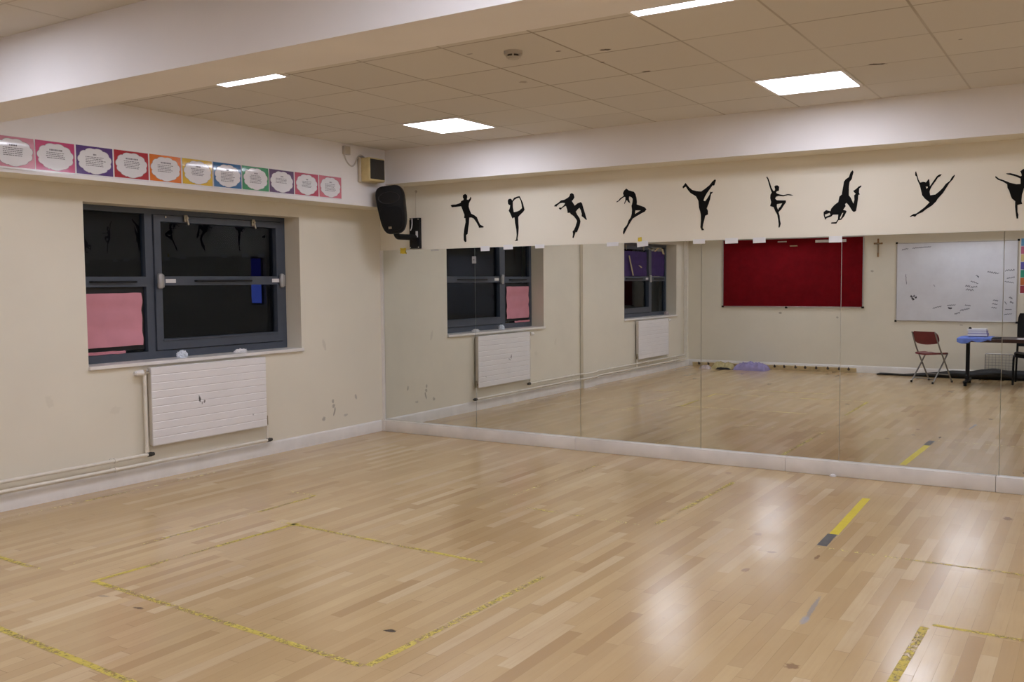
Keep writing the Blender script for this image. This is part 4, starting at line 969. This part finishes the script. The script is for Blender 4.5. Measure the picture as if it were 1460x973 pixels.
# black chair behind the desk
t = thing('office_chair', 'black high backed chair behind the desk, cut by the right edge', 'chair', (5.80, -8.28, 0))
rows = []
def bc(a, b, z): return Vector((5.80 + b, -8.30 + a, z))
for i in range(9):
    u = i / 8; hw = .235 * (1 - .12 * abs(2 * u - 1) ** 4); rows.append([bc(-.19 - .06 * u + .03 * (j / 6 - 1) ** 2, hw * (j / 6 - 1), .56 + .51 * u) for j in range(13)])
plate(rows, 'backrest', M['black'], Vector((0, .03, 0)))
rows = []
for i in range(9):
    u = i / 8; hw = .25 * (1 - .1 * abs(2 * u - 1) ** 4); rows.append([bc(-.18 + .44 * u, hw * (j / 6 - 1), .40 + .02 * (j / 6 - 1) ** 2) for j in range(13)])
plate(rows, 'seat', M['black'], Vector((0, 0, .06)))
for sd in (-1, 1):
    bm = new(); tube(bm, [bc(-.20, sd * .225, .66), bc(-.175, sd * .23, .44), bc(.20, sd * .24, .43), bc(.255, sd * .245, .40), bc(.255, sd * .25, .0)], .016, 10, .04); obj('front_leg', bm, M['black'], t)
    bm = new(); tube(bm, [bc(-.15, sd * .23, .42), bc(-.21, sd * .245, .0)], .015, 10); obj('rear_leg', bm, M['black'], t)

# wire panel standing behind the bundle
t = thing('wire_rack', 'grey wire mesh panel leaning on the back wall under the desk', 'rack', (5.28, -8.93, 0))
bm = new()
for k in range(9): x = 5.09 + .39 * k / 8; tube(bm, [(x, -8.915, .12), (x, -8.945, .39)], .0022, 6)
for k in range(7): s_ = k / 6; tube(bm, [(5.09, -8.915 - .03 * s_, .12 + .27 * s_), (5.48, -8.915 - .03 * s_, .12 + .27 * s_)], .0022, 6)
obj('mesh', bm, M['steel'], t)
bm = new(); tube(bm, [(5.085, -8.90, .004), (5.085, -8.947, .395), (5.485, -8.947, .395), (5.485, -8.90, .004)], .005, 8, .02); obj('frame', bm, M['steel'], t)

# ------------------------------------------------------------ camera, world, view
cam = bpy.data.cameras.new('camera'); co = bpy.data.objects.new('camera', cam); COL.objects.link(co)
r, u, f = Vector(CAM_R), Vector(CAM_U), Vector(CAM_F)
m4 = Matrix((r, u, -f)).transposed().to_4x4(); m4.translation = CAM_LOC; co.matrix_world = m4
cam.sensor_width = 36; cam.sensor_fit = 'HORIZONTAL'; cam.lens = FPX / 1460 * 36; cam.clip_start = .02
SC.camera = co
w = bpy.data.worlds.new('night'); SC.world = w; w.use_nodes = True
w.node_tree.nodes['Background'].inputs[0].default_value = (.0006, .0007, .0010, 1); w.node_tree.nodes['Background'].inputs[1].default_value = 1
SC.view_settings.view_transform = 'Standard'; SC.view_settings.look = 'None'; SC.view_settings.exposure = 0.10; SC.view_settings.gamma = 1
SC.view_settings.use_curve_mapping = False
cy = SC.cycles
cy.max_bounces = 14; cy.diffuse_bounces = 6; cy.glossy_bounces = 6; cy.transparent_max_bounces = 10
cy.caustics_reflective = True; cy.blur_glossy = .5; cy.sample_clamp_indirect = 6
cy.use_denoising = True
